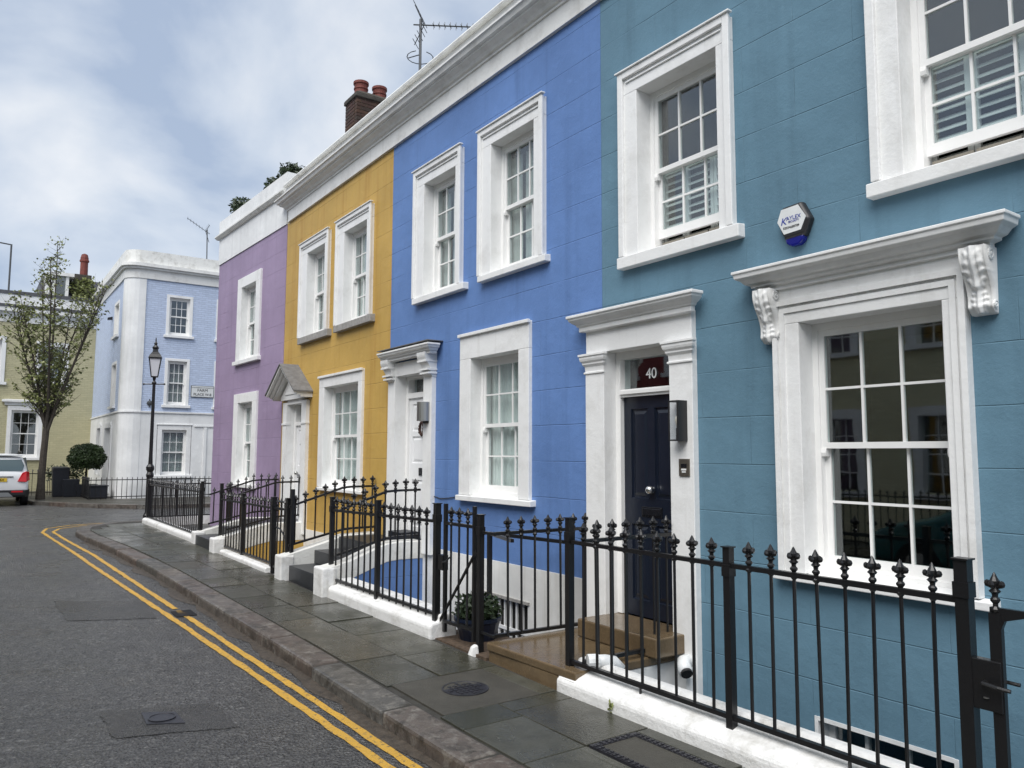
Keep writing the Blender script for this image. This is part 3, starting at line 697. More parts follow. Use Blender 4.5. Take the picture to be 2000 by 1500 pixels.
dr = panel_door(FT, teal, u0, u1, .33, 2.27, .135, 'navy_paint', [(u0+.09, mid-.04, 1.36, 2.16), (mid+.04, u1-.09, 1.36, 2.16), (u0+.09, mid-.04, .47, 1.13), (mid+.04, u1-.09, .47, 1.13)])
k = MB(); c = FT(mid+.02, .085, 1.44); k.ball(tuple(c), .038, 14, 10); c2 = FT(mid+.02, .118, 1.44); k.ball(tuple(c2), .03, 12, 8); k.build('knob', 'chrome', dr, smooth=True)
k = MB(FT); k.box(mid-.11, mid+.11, .121, .134, 1.215, 1.275); k.box(mid-.125, mid+.125, .127, .1345, 1.20, 1.29); k.build('letter_plate', 'black_gloss', dr, bev=.003)
# lantern, entry panel, alarm box fixed to the front
lan = thing('wall_lantern', FT(-4.3, -.07, 1.86), 'black box lantern with clear glass and bulb beside the navy door', 'wall lamp')
LX0, LX1, LD = -4.36, -4.25, -.165
k = MB(FT); k.box(LX0, LX1, LD, -.058, 2.172, 2.185); k.box(LX0, LX1, LD, -.058, 1.858, 1.870); k.box(LX1-.008, LX1, LD, -.058, 1.870, 2.172)
k.box(LX0, LX0+.010, LD, LD+.010, 1.870, 2.172); k.box(LX1-.018, LX1-.008, LD, LD+.010, 1.870, 2.172); k.box(LX1-.040, LX1-.008, -.070, -.058, 1.870, 2.172)
k.build('lantern_frame', 'dark_plastic', lan)
k = MB(FT); k.face([(LX0+.01, LD+.004, 1.87), (LX1-.018, LD+.004, 1.87), (LX1-.018, LD+.004, 2.172), (LX0+.01, LD+.004, 2.172)]); k.face([(LX0+.004, LD+.01, 1.87), (LX0+.004, -.06, 1.87), (LX0+.004, -.06, 2.172), (LX0+.004, LD+.01, 2.172)]); k.build('lantern_glass', 'lantern_glass', lan, recalc=False)
k = MB(); c = FT((LX0+LX1)/2, -.112, 1.870); k.lathe([(.016, 0), (.016, .09), (.012, .095)], c, 10); k.build('bulb_holder', 'dark_plastic', lan)
k = MB(); c = FT((LX0+LX1)/2, -.112, 1.965); k.lathe([(.010, 0), (.022, .04), (.026, .065), (.018, .09), (.002, .10)], c, 12); k.build('bulb', 'bulb', lan, smooth=True)
ip = thing('entry_panel', FT(-4.285, -.065, 1.57), 'small bronze entry phone panel on the white pilaster of number 40', 'intercom')
k = MB(FT); k.box(-4.34, -4.23, -.072, -.055, 1.575, 1.715); k.build('plate', 'bronze', ip, bev=.003)
k = MB(FT); k.box(-4.315, -4.255, -.075, -.071, 1.645, 1.675); k.build('lens_window', 'black_gloss', ip); k = MB(FT); k.box(-4.31, -4.26, -.076, -.071, 1.622, 1.636); k.build('call_button', 'letter_white', ip)
k = MB(FT); k.box(-4.305, -4.265, -.075, -.071, 1.604, 1.616); k.build('name_strip', 'sign_white', ip)
al = thing('alarm_box', FT(-3.225, -.03, 3.25), 'black and white hexagonal alarm box with blue base on the teal wall', 'alarm box')
def hexa_poly(sc, cx=-3.225, cz=3.41): return [(cx+sc*x, cz+sc*z) for x, z in ((-.095, .125), (.065, .135), (.135, .0), (.085, -.115), (-.075, -.125), (-.135, .01))]
k = MB(FT); P1, P2 = hexa_poly(1.0), hexa_poly(.86)
k.loft([[(a, 0, c) for a, c in P1], [(a, -.05, c) for a, c in P1], [(a, -.07, c) for a, c in P2]]); k.build('case', 'dark_plastic', al, bev=.01)
k = MB(FT); lens = [(-3.30, 3.30), (-3.15, 3.305), (-3.155, 3.265), (-3.19, 3.24), (-3.255, 3.238), (-3.29, 3.26)]
k.loft([[(a, 0, c) for a, c in lens], [(a, -.06, c) for a, c in lens]]); k.build('beacon', 'blue_plastic', al, bev=.012)
k = MB(FT); P3 = [(-3.225+.86*(a+3.225)-.008, 3.422+.74*(c-3.41)) for a, c in hexa_poly(1.0)]
k.loft([[(a, -.068, c) for a, c in P3], [(a, -.0725, c) for a, c in P3]]); k.build('face_plate', 'sign_white', al)
text_mesh('K', .075, 'logo_blue', 'lettering', al, FT(-3.298, -.0735, 3.40), (1, 0, 0), (.25, 0, 1), .001)
text_mesh('AYLEX', .040, 'logo_blue', 'lettering', al, FT(-3.215, -.0735, 3.425), (1, 0, 0), (0, 0, 1), .001)
text_mesh('SECURITY', .020, 'logo_blue', 'lettering', al, FT(-3.215, -.0735, 3.405), (1, 0, 0), (0, 0, 1), .001)
text_mesh('02034688789', .024, 'number_black', 'lettering', al, FT(-3.235, -.0735, 3.365), (1, 0, 0), (0, 0, 1), .001)
# landing and door step
ld = thing('entrance_landing', (-5, 4.2, 0), 'wet yellow stone landing with one step up to the navy door', 'steps')
k = MB(); k.hexa([(-5.55, 3.66, .10), (-4.42, 3.69, .10), (-4.42, 4.77, .10), (-5.55, 4.77, .10)], [(-5.55, 3.655, .168), (-4.42, 3.685, .168), (-4.42, 4.77, .172), (-5.55, 4.77, .172)]); k.build('landing_slab', 'york_stone', ld, bev=.012)
k = MB(); k.box(-5.54, -4.43, 3.68, 3.78, -.3, .10); k.build('riser', 'york_stone', ld)
k = MB(); k.box(-5.545, -4.425, 3.782, 4.785, -.3, .098); k.build('landing_base', 'white_render', ld)
k = MB(); k.box(-5.27, -4.32, 4.42, 4.91, .174, .325); k.build('step', 'york_stone', ld, bev=.012)
k = MB(); k.box(-4.52, -4.49, 3.95, 4.75, -2.1, -.3); fw2 = k.build('vault_glazing', 'glass', ld)
k = MB(); k.box(-4.53, -4.47, 3.93, 3.98, -2.1, -.302); k.box(-4.53, -4.47, 4.70, 4.78, -2.1, -.302); k.box(-4.53, -4.47, 3.98, 4.70, -.34, -.302); k.build('vault_frame', 'sash_white', ld)

# ------------------------------------------------------------------ blue house
blue = thing('terraced_house', (-7.5, D, 0), 'bright blue rendered house with white parapet and plain white door', 'house', 'painted terrace houses')
bwn = [hol((-9.11, -7.90, 3.82, 5.55)), hol((-7.48, -6.24, 3.82, 5.55)), hol((-7.89, -6.49, 1.27, 3.17)), (-9.62, -8.5, .5, 2.95)]
wall(FT, -9.775, -5.328, .585, 6.14, bwn, .34, 'blue_render', blue)
wall(FT, -9.774, -5.6, ZB, .585, [(-9.62, -8.5, .5, .585), (-7.40, -6.48, -.95, .22)], .33, 'plinth_white', blue, 'plinth', -.012)
interior(FT, -9.75, -5.35, ZB, 6.12, .345, 4.5, blue)
roofline(FT, blue, -9.775, -5.328, False, False)
twin(FT, blue, (-9.11, -7.90, 3.82, 5.55), (-8.85, -8.04, 5.34), (-9.15, -7.83, 3.745, 3.825), cover='part')
twin(FT, blue, (-7.48, -6.24, 3.82, 5.55), (-7.24, -6.41, 5.35), (-7.51, -6.21, 3.755, 3.825), cover='part')
twin(FT, blue, (-7.89, -6.49, 1.27, 3.17), (-7.65, -6.68, 2.87), (-7.96, -6.46, 1.20, 1.28), cover='net', arch='cap')
k = MB(FT); k.box(-7.40, -6.48, .10, .17, -.95, .22); 
bbw = k.build('window', 'interior', blue)
k = MB(FT)
for q in range(9): k.box(-7.39+q*.108, -7.365+q*.108, .02, .04, -.95, .20)
for z in (-.65, -.12): k.box(-7.40, -6.48, .008, .022, z, z+.035)
k.build('window_bars', 'sash_white', bbw)
k = MB(FT); k.box(-7.43, -6.45, -.03, .05, .205, .235); k.build('lintel', 'grey_cornice', bbw)
dc = MB(FT); dc.box(-9.70, -9.48, -.06, .24, .5, 2.98); dc.box(-8.68, -8.46, -.06, .24, .5, 2.98); dc.box(-9.48, -8.68, -.05, .24, 2.80, 2.98)
bdc = dc.build('doorcase', 'white_paint', blue)
console(FT, bdc, -9.72, -9.50, 2.72, 3.03, .17, carved=False); console(FT, bdc, -8.66, -8.44, 2.72, 3.03, .17, carved=False)
for a in (-9.725, -8.665):
    k = MB(FT)
    for z, p in ((2.755, .115), (2.80, .13), (2.905, .155)): k.box(a, a+.23, -p-.012, 0, z, z+.022)
    k.build('console_band', 'white_paint', bdc)
k = MB(FT); k.mould([(0, 3.0), (.10, 3.005), (.10, 3.035), (.125, 3.04), (.13, 3.06), (.16, 3.075), (.17, 3.10), (.18, 3.105), (.18, 3.125), (0, 3.15)], -9.73, -8.46, False, True, d0=-.05); k.build('hood', 'white_paint', bdc)
k = MB(FT); k.box(-9.74, -8.29, -.225, .0, 3.151, 3.161); k.build('hood_flashing', 'lead', bdc)
k = MB(FT); k.box(-9.48, -9.42, .11, .24, .63, 2.80); k.box(-8.74, -8.68, .11, .24, .63, 2.80); k.box(-9.42, -8.74, .11, .24, 2.50, 2.57); k.box(-9.42, -8.74, .11, .24, 2.76, 2.80); k.build('door_frame', 'sash_white', bdc)
k = MB(FT); k.box(-9.40, -8.74, .20, .205, 2.57, 2.76); k.build('fanlight', 'glass', blue)
u0, u1 = -9.42, -8.74; mid = (u0+u1)/2
bd = panel_door(FT, blue, u0, u1, .63, 2.50, .14, 'door_white', [(u0+.08, u1-.08, 2.05, 2.42), (u0+.08, u1-.08, 1.62, 1.98), (u0+.08, u1-.08, .78, 1.40)])
k = MB(FT); k.box(-9.13, -8.99, .128, .142, 1.46, 1.56); k.build('letter_box', 'black_gloss', bd)
wr = MB(); cw = FT(-9.03, .115, 2.08)
wr.loft([[(cw.x+(.055+.016*math.cos(2*math.pi*j/6))*math.cos(2*math.pi*i/16), cw.y+.016*math.sin(2*math.pi*j/6), cw.z+(.085+.016*math.cos(2*math.pi*j/6))*math.sin(2*math.pi*i/16)) for j in range(6)] for i in range(17)], cap=False)
for i in range(40):
    a = random.uniform(0, 6.28); wr.ball((cw.x+.057*math.cos(a)+random.uniform(-.012, .012), cw.y-.01, cw.z+.088*math.sin(a)+random.uniform(-.012, .012)), .013, 5, 4)
tag(wr.build('wreath', 'wreath', recalc=False), 'small dark twig wreath hung on the white door', 'wreath')
wl = thing('wall_lamp', FT(-8.57, -.08, 2.2), 'silver half round wall light on the white door surround', 'wall lamp')
k = MB(FT); k.loft([[(-8.60+.09*math.cos(math.pi*q/10)*(-1), -.065-.12*math.sin(math.pi*q/10), z) for q in range(11)] for z in (2.16, 2.165, 2.395, 2.40)]); k.build('shade', 'brushed_steel', wl, smooth=False)
k = MB(FT); k.box(-8.66, -8.54, -.075, -.055, 2.13, 2.16); k.build('mounting', 'dark_plastic', wl)
k = MB(FT); k.tube([tuple(Vector((-8.46, -.008, 1.22))), (-8.3, -.012, 1.20), (-8.1, -.012, 1.215), (-7.95, -.012, 1.235)], .006, 5); tag(k.build('cable', 'dark_plastic'), 'thin dark cable sagging across the blue wall to the window sill', 'cable')

# ------------------------------------------------------------------ yellow house
yel = thing('terraced_house', (-12, D, 0), 'mustard yellow rendered house with a grey gabled door hood', 'house', 'painted terrace houses')
ywn = [hol((-13.53, -12.18, 3.82, 5.53)), hol((-11.83, -10.49, 3.82, 5.53)), hol((-12.45, -10.72, 1.20, 3.03)), (-13.95, -12.95, .4, 2.70)]
wall(FT, -14.30, -9.778, .46, 6.14, ywn, .34, 'yellow_render', yel)
wall(FT, -14.30, -9.779, ZB, .46, [(-14.10, -13.05, .4, .46)], .33, 'plinth_white', yel, 'plinth', -.012)
interior(FT, -14.27, -9.80, ZB, 6.12, .345, 4.5, yel)
roofline(FT, yel, -14.20, -9.778, True, False)
twin(FT, yel, (-13.53, -12.18, 3.82, 5.53), (-13.20, -12.36, 5.33), (-13.58, -12.15, 3.71, 3.825), cover='net', sillmat='grey_cornice')
twin(FT, yel, (-11.83, -10.49, 3.82, 5.53), (-11.53, -10.66, 5.32), (-11.89, -10.46, 3.715, 3.825), cover='net', sillmat='grey_cornice')
twin(FT, yel, (-12.45, -10.72, 1.20, 3.03), (-12.23, -10.86, 2.84), (-12.46, -10.68, 1.14, 1.21), cols=4, cover='net', arch='cap')
YO = .16; FT_ = FT; FT = frame((YO, D, -.03), (1, 0, 0), (0, 1, 0))
dc = MB(FT); dc.box(-14.24, -14.03, -.06, .22, .4, 2.70); dc.box(-13.27, -13.03, -.06, .22, .4, 2.70); dc.box(-14.03, -13.27, -.05, .22, 2.66, 2.80)
ydc = dc.build('doorcase', 'white_paint', yel)
k = MB(FT)
for a, b_ in ((-14.25, -14.02), (-13.28, -13.02)): k.box(a, b_, -.075, 0, 2.29, 2.325)
k.build('impost', 'white_paint', ydc)
cx, zt, ze, hw, dp = -13.65, 3.34, 2.84, .74, .33      # gabled hood
k = MB(FT); k.extr([(cx-.60, 2.74), (cx+.60, 2.74), (cx+.60, 2.80), (cx, zt-.13), (cx-.60, 2.80)], 'd', -.10, .0); ped = k.build('pediment', 'white_paint', ydc)
k = MB(FT); k.extr([(cx-.36, 2.83), (cx+.36, 2.83), (cx, zt-.26)], 'd', -.115, -.099); k.build('tympanum', 'white_paint', ped)
for s_ in (-1, 1):
    k = MB(FT)
    for off, th_, d_ in ((0, .035, dp), (.036, .03, dp-.06), (.067, .03, dp-.12)):
        k.extr([(cx+s_*hw, ze-off), (cx, zt-off), (cx, zt-off-th_), (cx+s_*hw, ze-off-th_)], 'd', -d_, 0)
    k.build('hood_moulding', 'cornice_white', ped)
    k = MB(FT); k.extr([(cx+s_*(hw+.03), ze-.012), (cx, zt+.01), (cx, zt+.03), (cx+s_*(hw+.03), ze+.012)], 'd', -dp-.02, 0); k.build('hood_roof', 'lead', ped)
k = MB(FT); k.box(-14.03, -13.96, .09, .22, .58, 2.66); k.box(-13.34, -13.27, .09, .22, .58, 2.66); k.box(-13.96, -13.34, .09, .22, 2.28, 2.34); k.build('door_frame', 'sash_white', ydc)
k = MB(FT); k.box(-13.96, -13.34, .18, .185, 2.34, 2.66); k.build('fanlight', 'glass', yel)
yd = panel_door(FT, yel, -13.96, -13.34, .58, 2.28, .125, 'door_white', [(-13.89, -13.41, 1.55, 2.2), (-13.89, -13.41, .7, 1.4)])
k = MB(); c = FT(-13.66, .11, 1.95); k.tube([(c.x-.03, c.y, c.z+.1), (c.x+.03, c.y-.01, c.z+.06), (c.x-.03, c.y-.01, c.z-.02), (c.x+.02, c.y, c.z-.1)], .016, 6); k.build('knocker', 'iron_dull', yd)
k = MB(); c = FT(-13.88, .095, 1.42); k.ball(tuple(c), .035, 8, 6); k.build('handle', 'brushed_steel', yd, smooth=True)

FT = FT_
# ------------------------------------------------------------------ purple house, its front turned a little
th = R(2.5)
FP = frame((-14.315, D-.002, 0), (math.cos(th), math.sin(th), 0), (-math.sin(th), math.cos(th), 0))
pur = thing('terraced_house', FP(-2.1, 0, 0), 'lilac purple rendered house with tall white parapet and rooftop shrubs', 'house', 'painted terrace houses')
wall(FP, -4.2, 0, ZB, 6.14, [(-2.66, -1.30, 3.66, 5.50), (-2.66, -1.30, 1.06, 2.98)], .34, 'purple_render', pur)
interior(FP, -4.17, -.02, ZB, 6.12, .345, 4.5, pur)
k = MB(FP); k.box(-4.2, -3.86, .345, 5, ZB, 6.14); k.build('flank_wall', 'purple_render', pur)
window(FP, pur, (-2.68, -1.28, 3.72, 5.52), (-2.42, -1.53, 5.30), (-2.78, -1.22, 3.63, 3.725), cover='net', arch='none')
window(FP, pur, (-2.68, -1.28, 1.12, 3.0), (-2.42, -1.53, 2.80), (-2.74, -1.24, 1.04, 1.125), cover='net', arch='none')
k = MB(FP); k.box(-4.21, .0, -.02, .34, 6.141, 6.74); k.box(-4.21, -3.87, .341, 5, 6.141, 6.74); k.build('frieze', 'white_render', pur)
k = MB(FP); k.mould([(0, 6.742), (.05, 6.75), (.09, 6.80), (.09, 6.83), (0, 6.85)], -4.21, -.004, True, False, d0=-.02); k.build('cornice', 'white_coping', pur)
k = MB(FP); k.box(-4.22, -.003, -.03, .22, 6.852, 7.18); k.box(-4.22, -3.95, .221, 5, 6.852, 7.18); k.box(-.24, -.003, .221, 2.5, 6.852, 7.18); k.build('parapet', 'white_render', pur)
k = MB(FP); k.box(-4.2, 0, .345, 5, 6.3, 6.5); k.build('roof', 'lead', pur)
def leafcloud(name, c, rad, n, size, mat, parent=None, shell=.55, smooth=False, bottom=-1):
    k = MB(); rnd = random.Random(hash((round(c[0], 2), n)) & 0xffff)
    cnt = 0
    while cnt < n:
        v = Vector((rnd.gauss(0, 1), rnd.gauss(0, 1), rnd.gauss(0, 1))).normalized()
        if v.z < bottom: continue
        bumpy = 1+.07*math.sin(v.x*6+c[0])*math.cos(v.y*5)+.05*math.sin(v.z*9+2)
        r_ = (shell+(1-shell)*rnd.random()**.6)*bumpy
        p = Vector(c)+Vector((v.x*rad[0], v.y*rad[1], v.z*rad[2]))*r_
        a = Vector((rnd.gauss(0, 1), rnd.gauss(0, 1), rnd.gauss(0, .7))).normalized(); b_ = a.cross(v+Vector((rnd.gauss(0, .5), rnd.gauss(0, .5), rnd.gauss(0, .5)))).normalized()
        s1, s2 = size*rnd.uniform(.6, 1.3), size*rnd.uniform(.3, .6)
        k.face([tuple(p-a*s1), tuple(p+b_*s2), tuple(p+a*s1), tuple(p-b_*s2)]); cnt += 1
    return k.build(name, mat, parent, recalc=False)
for i, (u, d_, z, r_, lab) in enumerate(((-3.9, .42, 7.52, .33, 'dark clipped shrub at the far left end of the purple house parapet'), (-2.75, .5, 7.40, .12, 'small thin shrub low behind the purple house parapet'), (-2.0, .5, 7.52, .27, 'dark rounded shrub midway along the purple house parapet'), (-1.1, .5, 7.54, .31, 'largest dark shrub on the purple house roof beside the cornice'))):
    p = FP(u, d_, z); sh = thing('roof_shrub', (p.x, p.y, 6.5), lab, 'shrub', 'shrubs on the purple house roof')
    leafcloud('foliage', tuple(p), (r_, r_, r_*.9), int(900*r_/.3), .05, 'leaf_shrub', sh, .2)
    k = MB(); k.lathe([(.2, 6.5), (.24, 7.0), (.2, 7.0)], (p.x, p.y, 0), 10); k.build('pot', 'planter_dark', sh)
    k = MB(); k.tube([(p.x, p.y, 6.95), (p.x, p.y, z)], .02, 5); k.build('stem', 'bark', sh)

# ------------------------------------------------------------------ front areas: floors, steps, plinth kerbs
k = MB(); k.box(-14.3, 1.6, 3.2, 4.79, -2.3, -2.1); struct(k.build('area_floor', 'area_floor'))
k = MB(); k.box(-19.1, -14.42, 3.2, 4.9, -.4, .10); struct(k.build('area_floor', 'area_floor'))
def kerbwall(name, prof, xs_, mat, label, cat='kerb', inner=None, bev=.02):
    t_ = thing(name, (sum(xs_)/len(xs_), yp(xs_[0]), zg(xs_[0])), label, cat)
    k = MB(); k.loft([[(x, yp(x)+dy, zg(x)+dz) for dy, dz in prof] for x in xs_]); k.build('coping', mat, t_, bev=bev)
    if inner:
        k = MB(); k.loft([[(x, yp(x)+.05, ZB), (x, yp(x)+.24, ZB), (x, yp(x)+.24, zg(x)-.06), (x, yp(x)+.05, zg(x)-.06)] for x in xs_]); k.build('retaining_wall', inner, t_)
    return t_
kerbwall('plinth_kerb', [(0, -.12), (.0, .075), (.035, .115), (.20, .165), (.215, .205), (.30, .205), (.30, -.12)], [1.0, -2, -4.62], 'kerb_white', 'long white painted kerb under the railings of the teal house', inner='teal_render')
kerbwall('plinth_kerb', [(0, -.12), (0, .10), (.03, .13), (.11, .14), (.115, .20), (.30, .21), (.30, -.12)], [-6.42, -7.6, -8.7], 'kerb_white', 'white stepped kerb wall under the railings of the blue house', inner='blue_render')
kerbwall('plinth_kerb', [(0, -.12), (0, .04), (.02, .06), (.15, .065), (.155, .0), (.155, -.12)], [-10.78, -11.8, -12.85], 'kerb_white', 'low white kerb under the railings of the yellow house', inner='yellow_render', bev=.01)
kerbwall('plinth_kerb', [(0, -.12), (0, .07), (.03, .10), (.25, .11), (.25, -.12)], [-14.15, -14.486, -16.5, -19.2], 'kerb_white', 'white kerb under the corner railings of the purple house')
k = MB(); k.loft([[(-19.2, y, .06), (-19.2, y, .28), (-18.98, y, .29), (-18.98, y, .06)] for y in (3.56, 6, 9)]); tag(k.build('plinth_kerb', 'kerb_white'), 'white kerb of the purple house turning along the side street', 'kerb')

def stepwall(X0, X1, prof_top, label, under, bandh=.22):
    """flank wall of a stair: white band over a coloured face; prof_top = (y,z) from street to house"""
    t_ = thing('stair_wall', (X0, prof_top[0][0], 0), label, 'wall')
    k = MB(); poly = [(y, z) for y, z in prof_top]+[(y, z-bandh) for y, z in prof_top[::-1]]
    k.loft([[(X, y, z) for y, z in poly] for X in (X0, X1)]); k.build('coping_band', 'white_coping', t_, bev=.008)
    k = MB(); poly = [(y, z-bandh-.001) for y, z in prof_top]+[(prof_top[-1][0], -1.0), (prof_top[0][0], -.6)]
    k.loft([[(X, y, z) for y, z in poly] for X in (X0+.006, X1-.006)]); k.build('wall_face', under, t_)
    y0_, z0_ = prof_top[0]; k = MB(); k.box(X0-.012, X1+.012, y0_-.015, y0_+.17, -.2, z0_+.012); k.build('pier', 'kerb_white', t_, bev=.02)
    return t_
def stairs(x0, x1, levels, label):
    t_ = thing('door_steps', ((x0+x1)/2, levels[0][0], zg(x0)), label, 'steps')
    for i, (y, z) in enumerate(levels):
        yb = 4.93 if i == len(levels)-1 else levels[i+1][0]+.02
        k = MB(); k.box(x0, x1, y, yb, z-.30, z); k.build('step', 'slate_step', t_, bev=.006)
    return t_
bt = [(3.46, .40), (3.62, .43), (3.80, .47), (4.10, .58), (4.28, .64), (4.45, .655), (4.785, .65)]
stepwall(-8.98, -8.72, bt, 'white topped stair wall on the window side of the blue house steps', 'blue_render')
stepwall(-10.28, -10.06, [(3.42, .40), (3.9, .52), (4.3, .63), (4.785, .64)], 'white sloping stair wall between the yellow area and the blue house steps', 'white_render', .5)
stairs(-10.05, -8.99, [(3.52, .285), (3.86, .46), (4.2, .62)], 'dark slate steps up to the white door of the blue house')
yt = [(3.30, .37), (3.55, .42), (4.0, .54), (4.2, .58), (4.785, .57)]
stepwall(-13.18, -12.95, yt, 'white topped stair wall on the window side of the yellow house steps', 'yellow_render', .3)
stepwall(-14.42, -14.22, yt, 'white sloping stair wall between the purple front and the yellow house steps', 'white_render', .5)
stairs(-14.215, -13.185, [(3.31, .33), (3.7, .46), (4.1, .57)], 'dark slate steps up to the white door of the yellow house')

# ------------------------------------------------------------------ railings
def bar_mesh(h, kind, r_=.0105):
    k = MB(); k.tube([(0, 0, 0), (0, 0, h)], r_, 6)
    if kind == 'fleur':
        k.lathe([(.0115, -.03), (.02, -.02), (.02, -.012), (.0115, 0), (.0115, .012), (.021, .024), (.021, .032), (.012, .042), (.014, .055), (.026, .066), (.014, .078), (.012, .085), (.021, .10), (.021, .112), (.012, .13), (.006, .143), (.001, .15)], (0, 0, h), 8)
        for a in range(4):
            x, y = math.cos(a*math.pi/2), math.sin(a*math.pi/2); k.ball((x*.031, y*.031, h+.098), .0145, 6, 4, (1, 1, 1.15)); k.tube([(x*.012, y*.012, h+.085), (x*.03, y*.03, h+.09)], .008, 4)
    elif kind == 'spear':
        k.lathe([(.0115, -.02), (.019, -.01), (.0115, 0), (.0115, .02), (.018, .03), (.010, .042), (.010, .055), (.034, .066), (.030, .074), (.013, .095), (.001, .13)], (0, 0, h), 8)
    elif kind == 'dog':
        k.lathe([(.009, 0), (.014, .01), (.009, .02), (.015, .05), (.001, .10)], (0, 0, h), 6)
    me_o = k.build('baluster', 'iron'); me = me_o.data; off = WL[me_o.name]; bpy.data.objects.remove(me_o)
    return me, off
BARS = {}
def baluster(h, kind, loc, par, rz=0):
    key = (round(h, 2), kind)
    if key not in BARS: BARS[key] = bar_mesh(key[0], kind)
    me, off = BARS[key]; o = bpy.data.objects.new('baluster', me); COL.objects.link(o); place(o, Vector(loc)+off, par); o.rotation_euler = (random.gauss(0, .004), random.gauss(0, .004), random.uniform(-.25, .25)); return o
def post(par, x, y, z0, z1, w=.024, cap=True):
    k = MB(); k.box(x-w, x+w, y-w, y+w, z0, z1)
    if cap: k.box(x-w-.008, x+w+.008, y-w-.008, y+w+.008, z1, z1+.008)
    k.box(x-w-.006, x+w+.006, y-w-.006, y+w+.006, z1-.17, z1-.10); return k.build('post', 'iron', par)
def rail(par, P_, h=.014, w=.017, name='rail'):
    k = MB()
    for a, b_ in zip(P_, P_[1:]):
        a, b_ = Vector(a), Vector(b_); d = (b_-a); n = Vector((-d.y, d.x, 0)).normalized()*w
        if n.length < 1e-6: n = Vector((w, 0, 0))
        up_ = Vector((0, 0, h))
        k.hexa([tuple(a-n-up_), tuple(b_-n-up_), tuple(b_+n-up_), tuple(a+n-up_)], [tuple(a-n+up_), tuple(b_-n+up_), tuple(b_+n+up_), tuple(a+n+up_)])
    return k.build(name, 'iron', par)
def railing(label, bars, rails, posts=(), kind='fleur', group='black iron railings along the terrace', cat='railing', name='railing'):
    """bars = (x,y,zbottom,ztop of bar)"""
    b0 = bars[0]; t_ = thing(name, (b0[0], b0[1], b0[2]), label, cat, group)
    for x, y, z0, z1 in bars: baluster(z1-z0, kind, (x, y, z0), t_)
    for P_ in rails: rail(t_, P_)
    for p in posts: post(t_, *p)
    return t_
def yr(x): return yp(x)+.11
# number 40: along the kerb
xs_ = [-4.60+.152*i for i in range(1, 10)]+[-3.10+.15*i for i in range(1, 9)]
t1 = railing('black railing with fleur finials along the white kerb of the teal house', [(x, 3.79, .19, 1.085) for x in xs_],
        [[(-4.60, 3.79, 1.085), (-1.76, 3.79, 1.085)], [(-4.60, 3.79, .20), (-1.76, 3.79, .20)]], [(-4.60, 3.785, .05, 1.26), (-3.10, 3.79, .12, 1.19), (-1.75, 3.79, .12, 1.27, .03)])
k = MB(); k.tube([(-3.86, 3.79, .10), (-3.86, 3.79, .2)], .01, 5); k.tube([(-2.35, 3.79, .10), (-2.35, 3.79, .2)], .01, 5); k.build('stay', 'iron', t1)
# number 40: sides of the landing
railing('black railing on the window side of the wet stone landing', [(-4.46, 3.95+.148*i, .215, 1.10) for i in range(6)], [[(-4.46, 3.80, 1.10), (-4.46, 4.76, 1.10)], [(-4.46, 3.80, .22), (-4.46, 4.76, .22)]])
railing('black railing on the blue house side of the wet stone landing', [(-5.52, 3.86+.145*i, .20, 1.065) for i in range(7)], [[(-5.56, 3.74, 1.065), (-5.51, 4.78, 1.065)], [(-5.56, 3.74, .205), (-5.51, 4.78, .205)]], [(-5.76, 3.73, .0, 1.21)])
k = MB(); k.box(-5.80, -5.53, 3.72, 3.74, 1.05, 1.075); k.box(-5.80, -5.53, 3.72, 3.74, .195, .215); k.build('rail', 'iron', bpy.data.objects[[o.name for o in bpy.data.objects if o.get('label', '').startswith('black railing on the blue house side')][0]])
# handrail frame inside the blue area
fr_ = thing('handrail', (-6.2, 4.1, 0), 'plain square black handrail over the basement stair of the blue house', 'handrail')
rail(fr_, [(-6.55, 4.35, .95), (-5.62, 4.62, .93)], .016, .016); rail(fr_, [(-5.66, 4.0, .98), (-6.5, 4.34, .95)], .016, .016)
k = MB(); k.box(-6.57, -6.53, 4.33, 4.37, -1.2, .95); k.box(-5.66, -5.62, 4.6, 4.64, -.1, .93); k.build('post', 'iron', fr_)
# blue gate
gt = thing('area_gate', (-6.2, 3.71, .05), 'narrow black gate with diagonal brace beside the white kerb wall end', 'gate')
for x in (-6.24, -6.11, -5.97): baluster(.93, 'fleur', (x, yr(x), .18), gt)
k = MB(); k.box(-6.36, -6.325, 3.70, 3.73, .1, 1.28); k.box(-5.875, -5.845, 3.715, 3.745, .1, 1.28); k.build('stile', 'iron', gt)
rail(gt, [(-6.34, 3.715, 1.10), (-5.86, 3.73, 1.10)]); rail(gt, [(-6.34, 3.715, .20), (-5.86, 3.73, .20)]); rail(gt, [(-6.40, 3.70, .20), (-5.80, 3.715, .90)], .016, .008, 'brace')
k = MB(); k.box(-6.44, -6.35, 3.69, 3.75, .66, .80); k.tube([(-6.34, 3.68, .74), (-6.24, 3.66, .76), (-6.2, 3.68, .80)], .008, 5); k.build('latch', 'iron', gt)
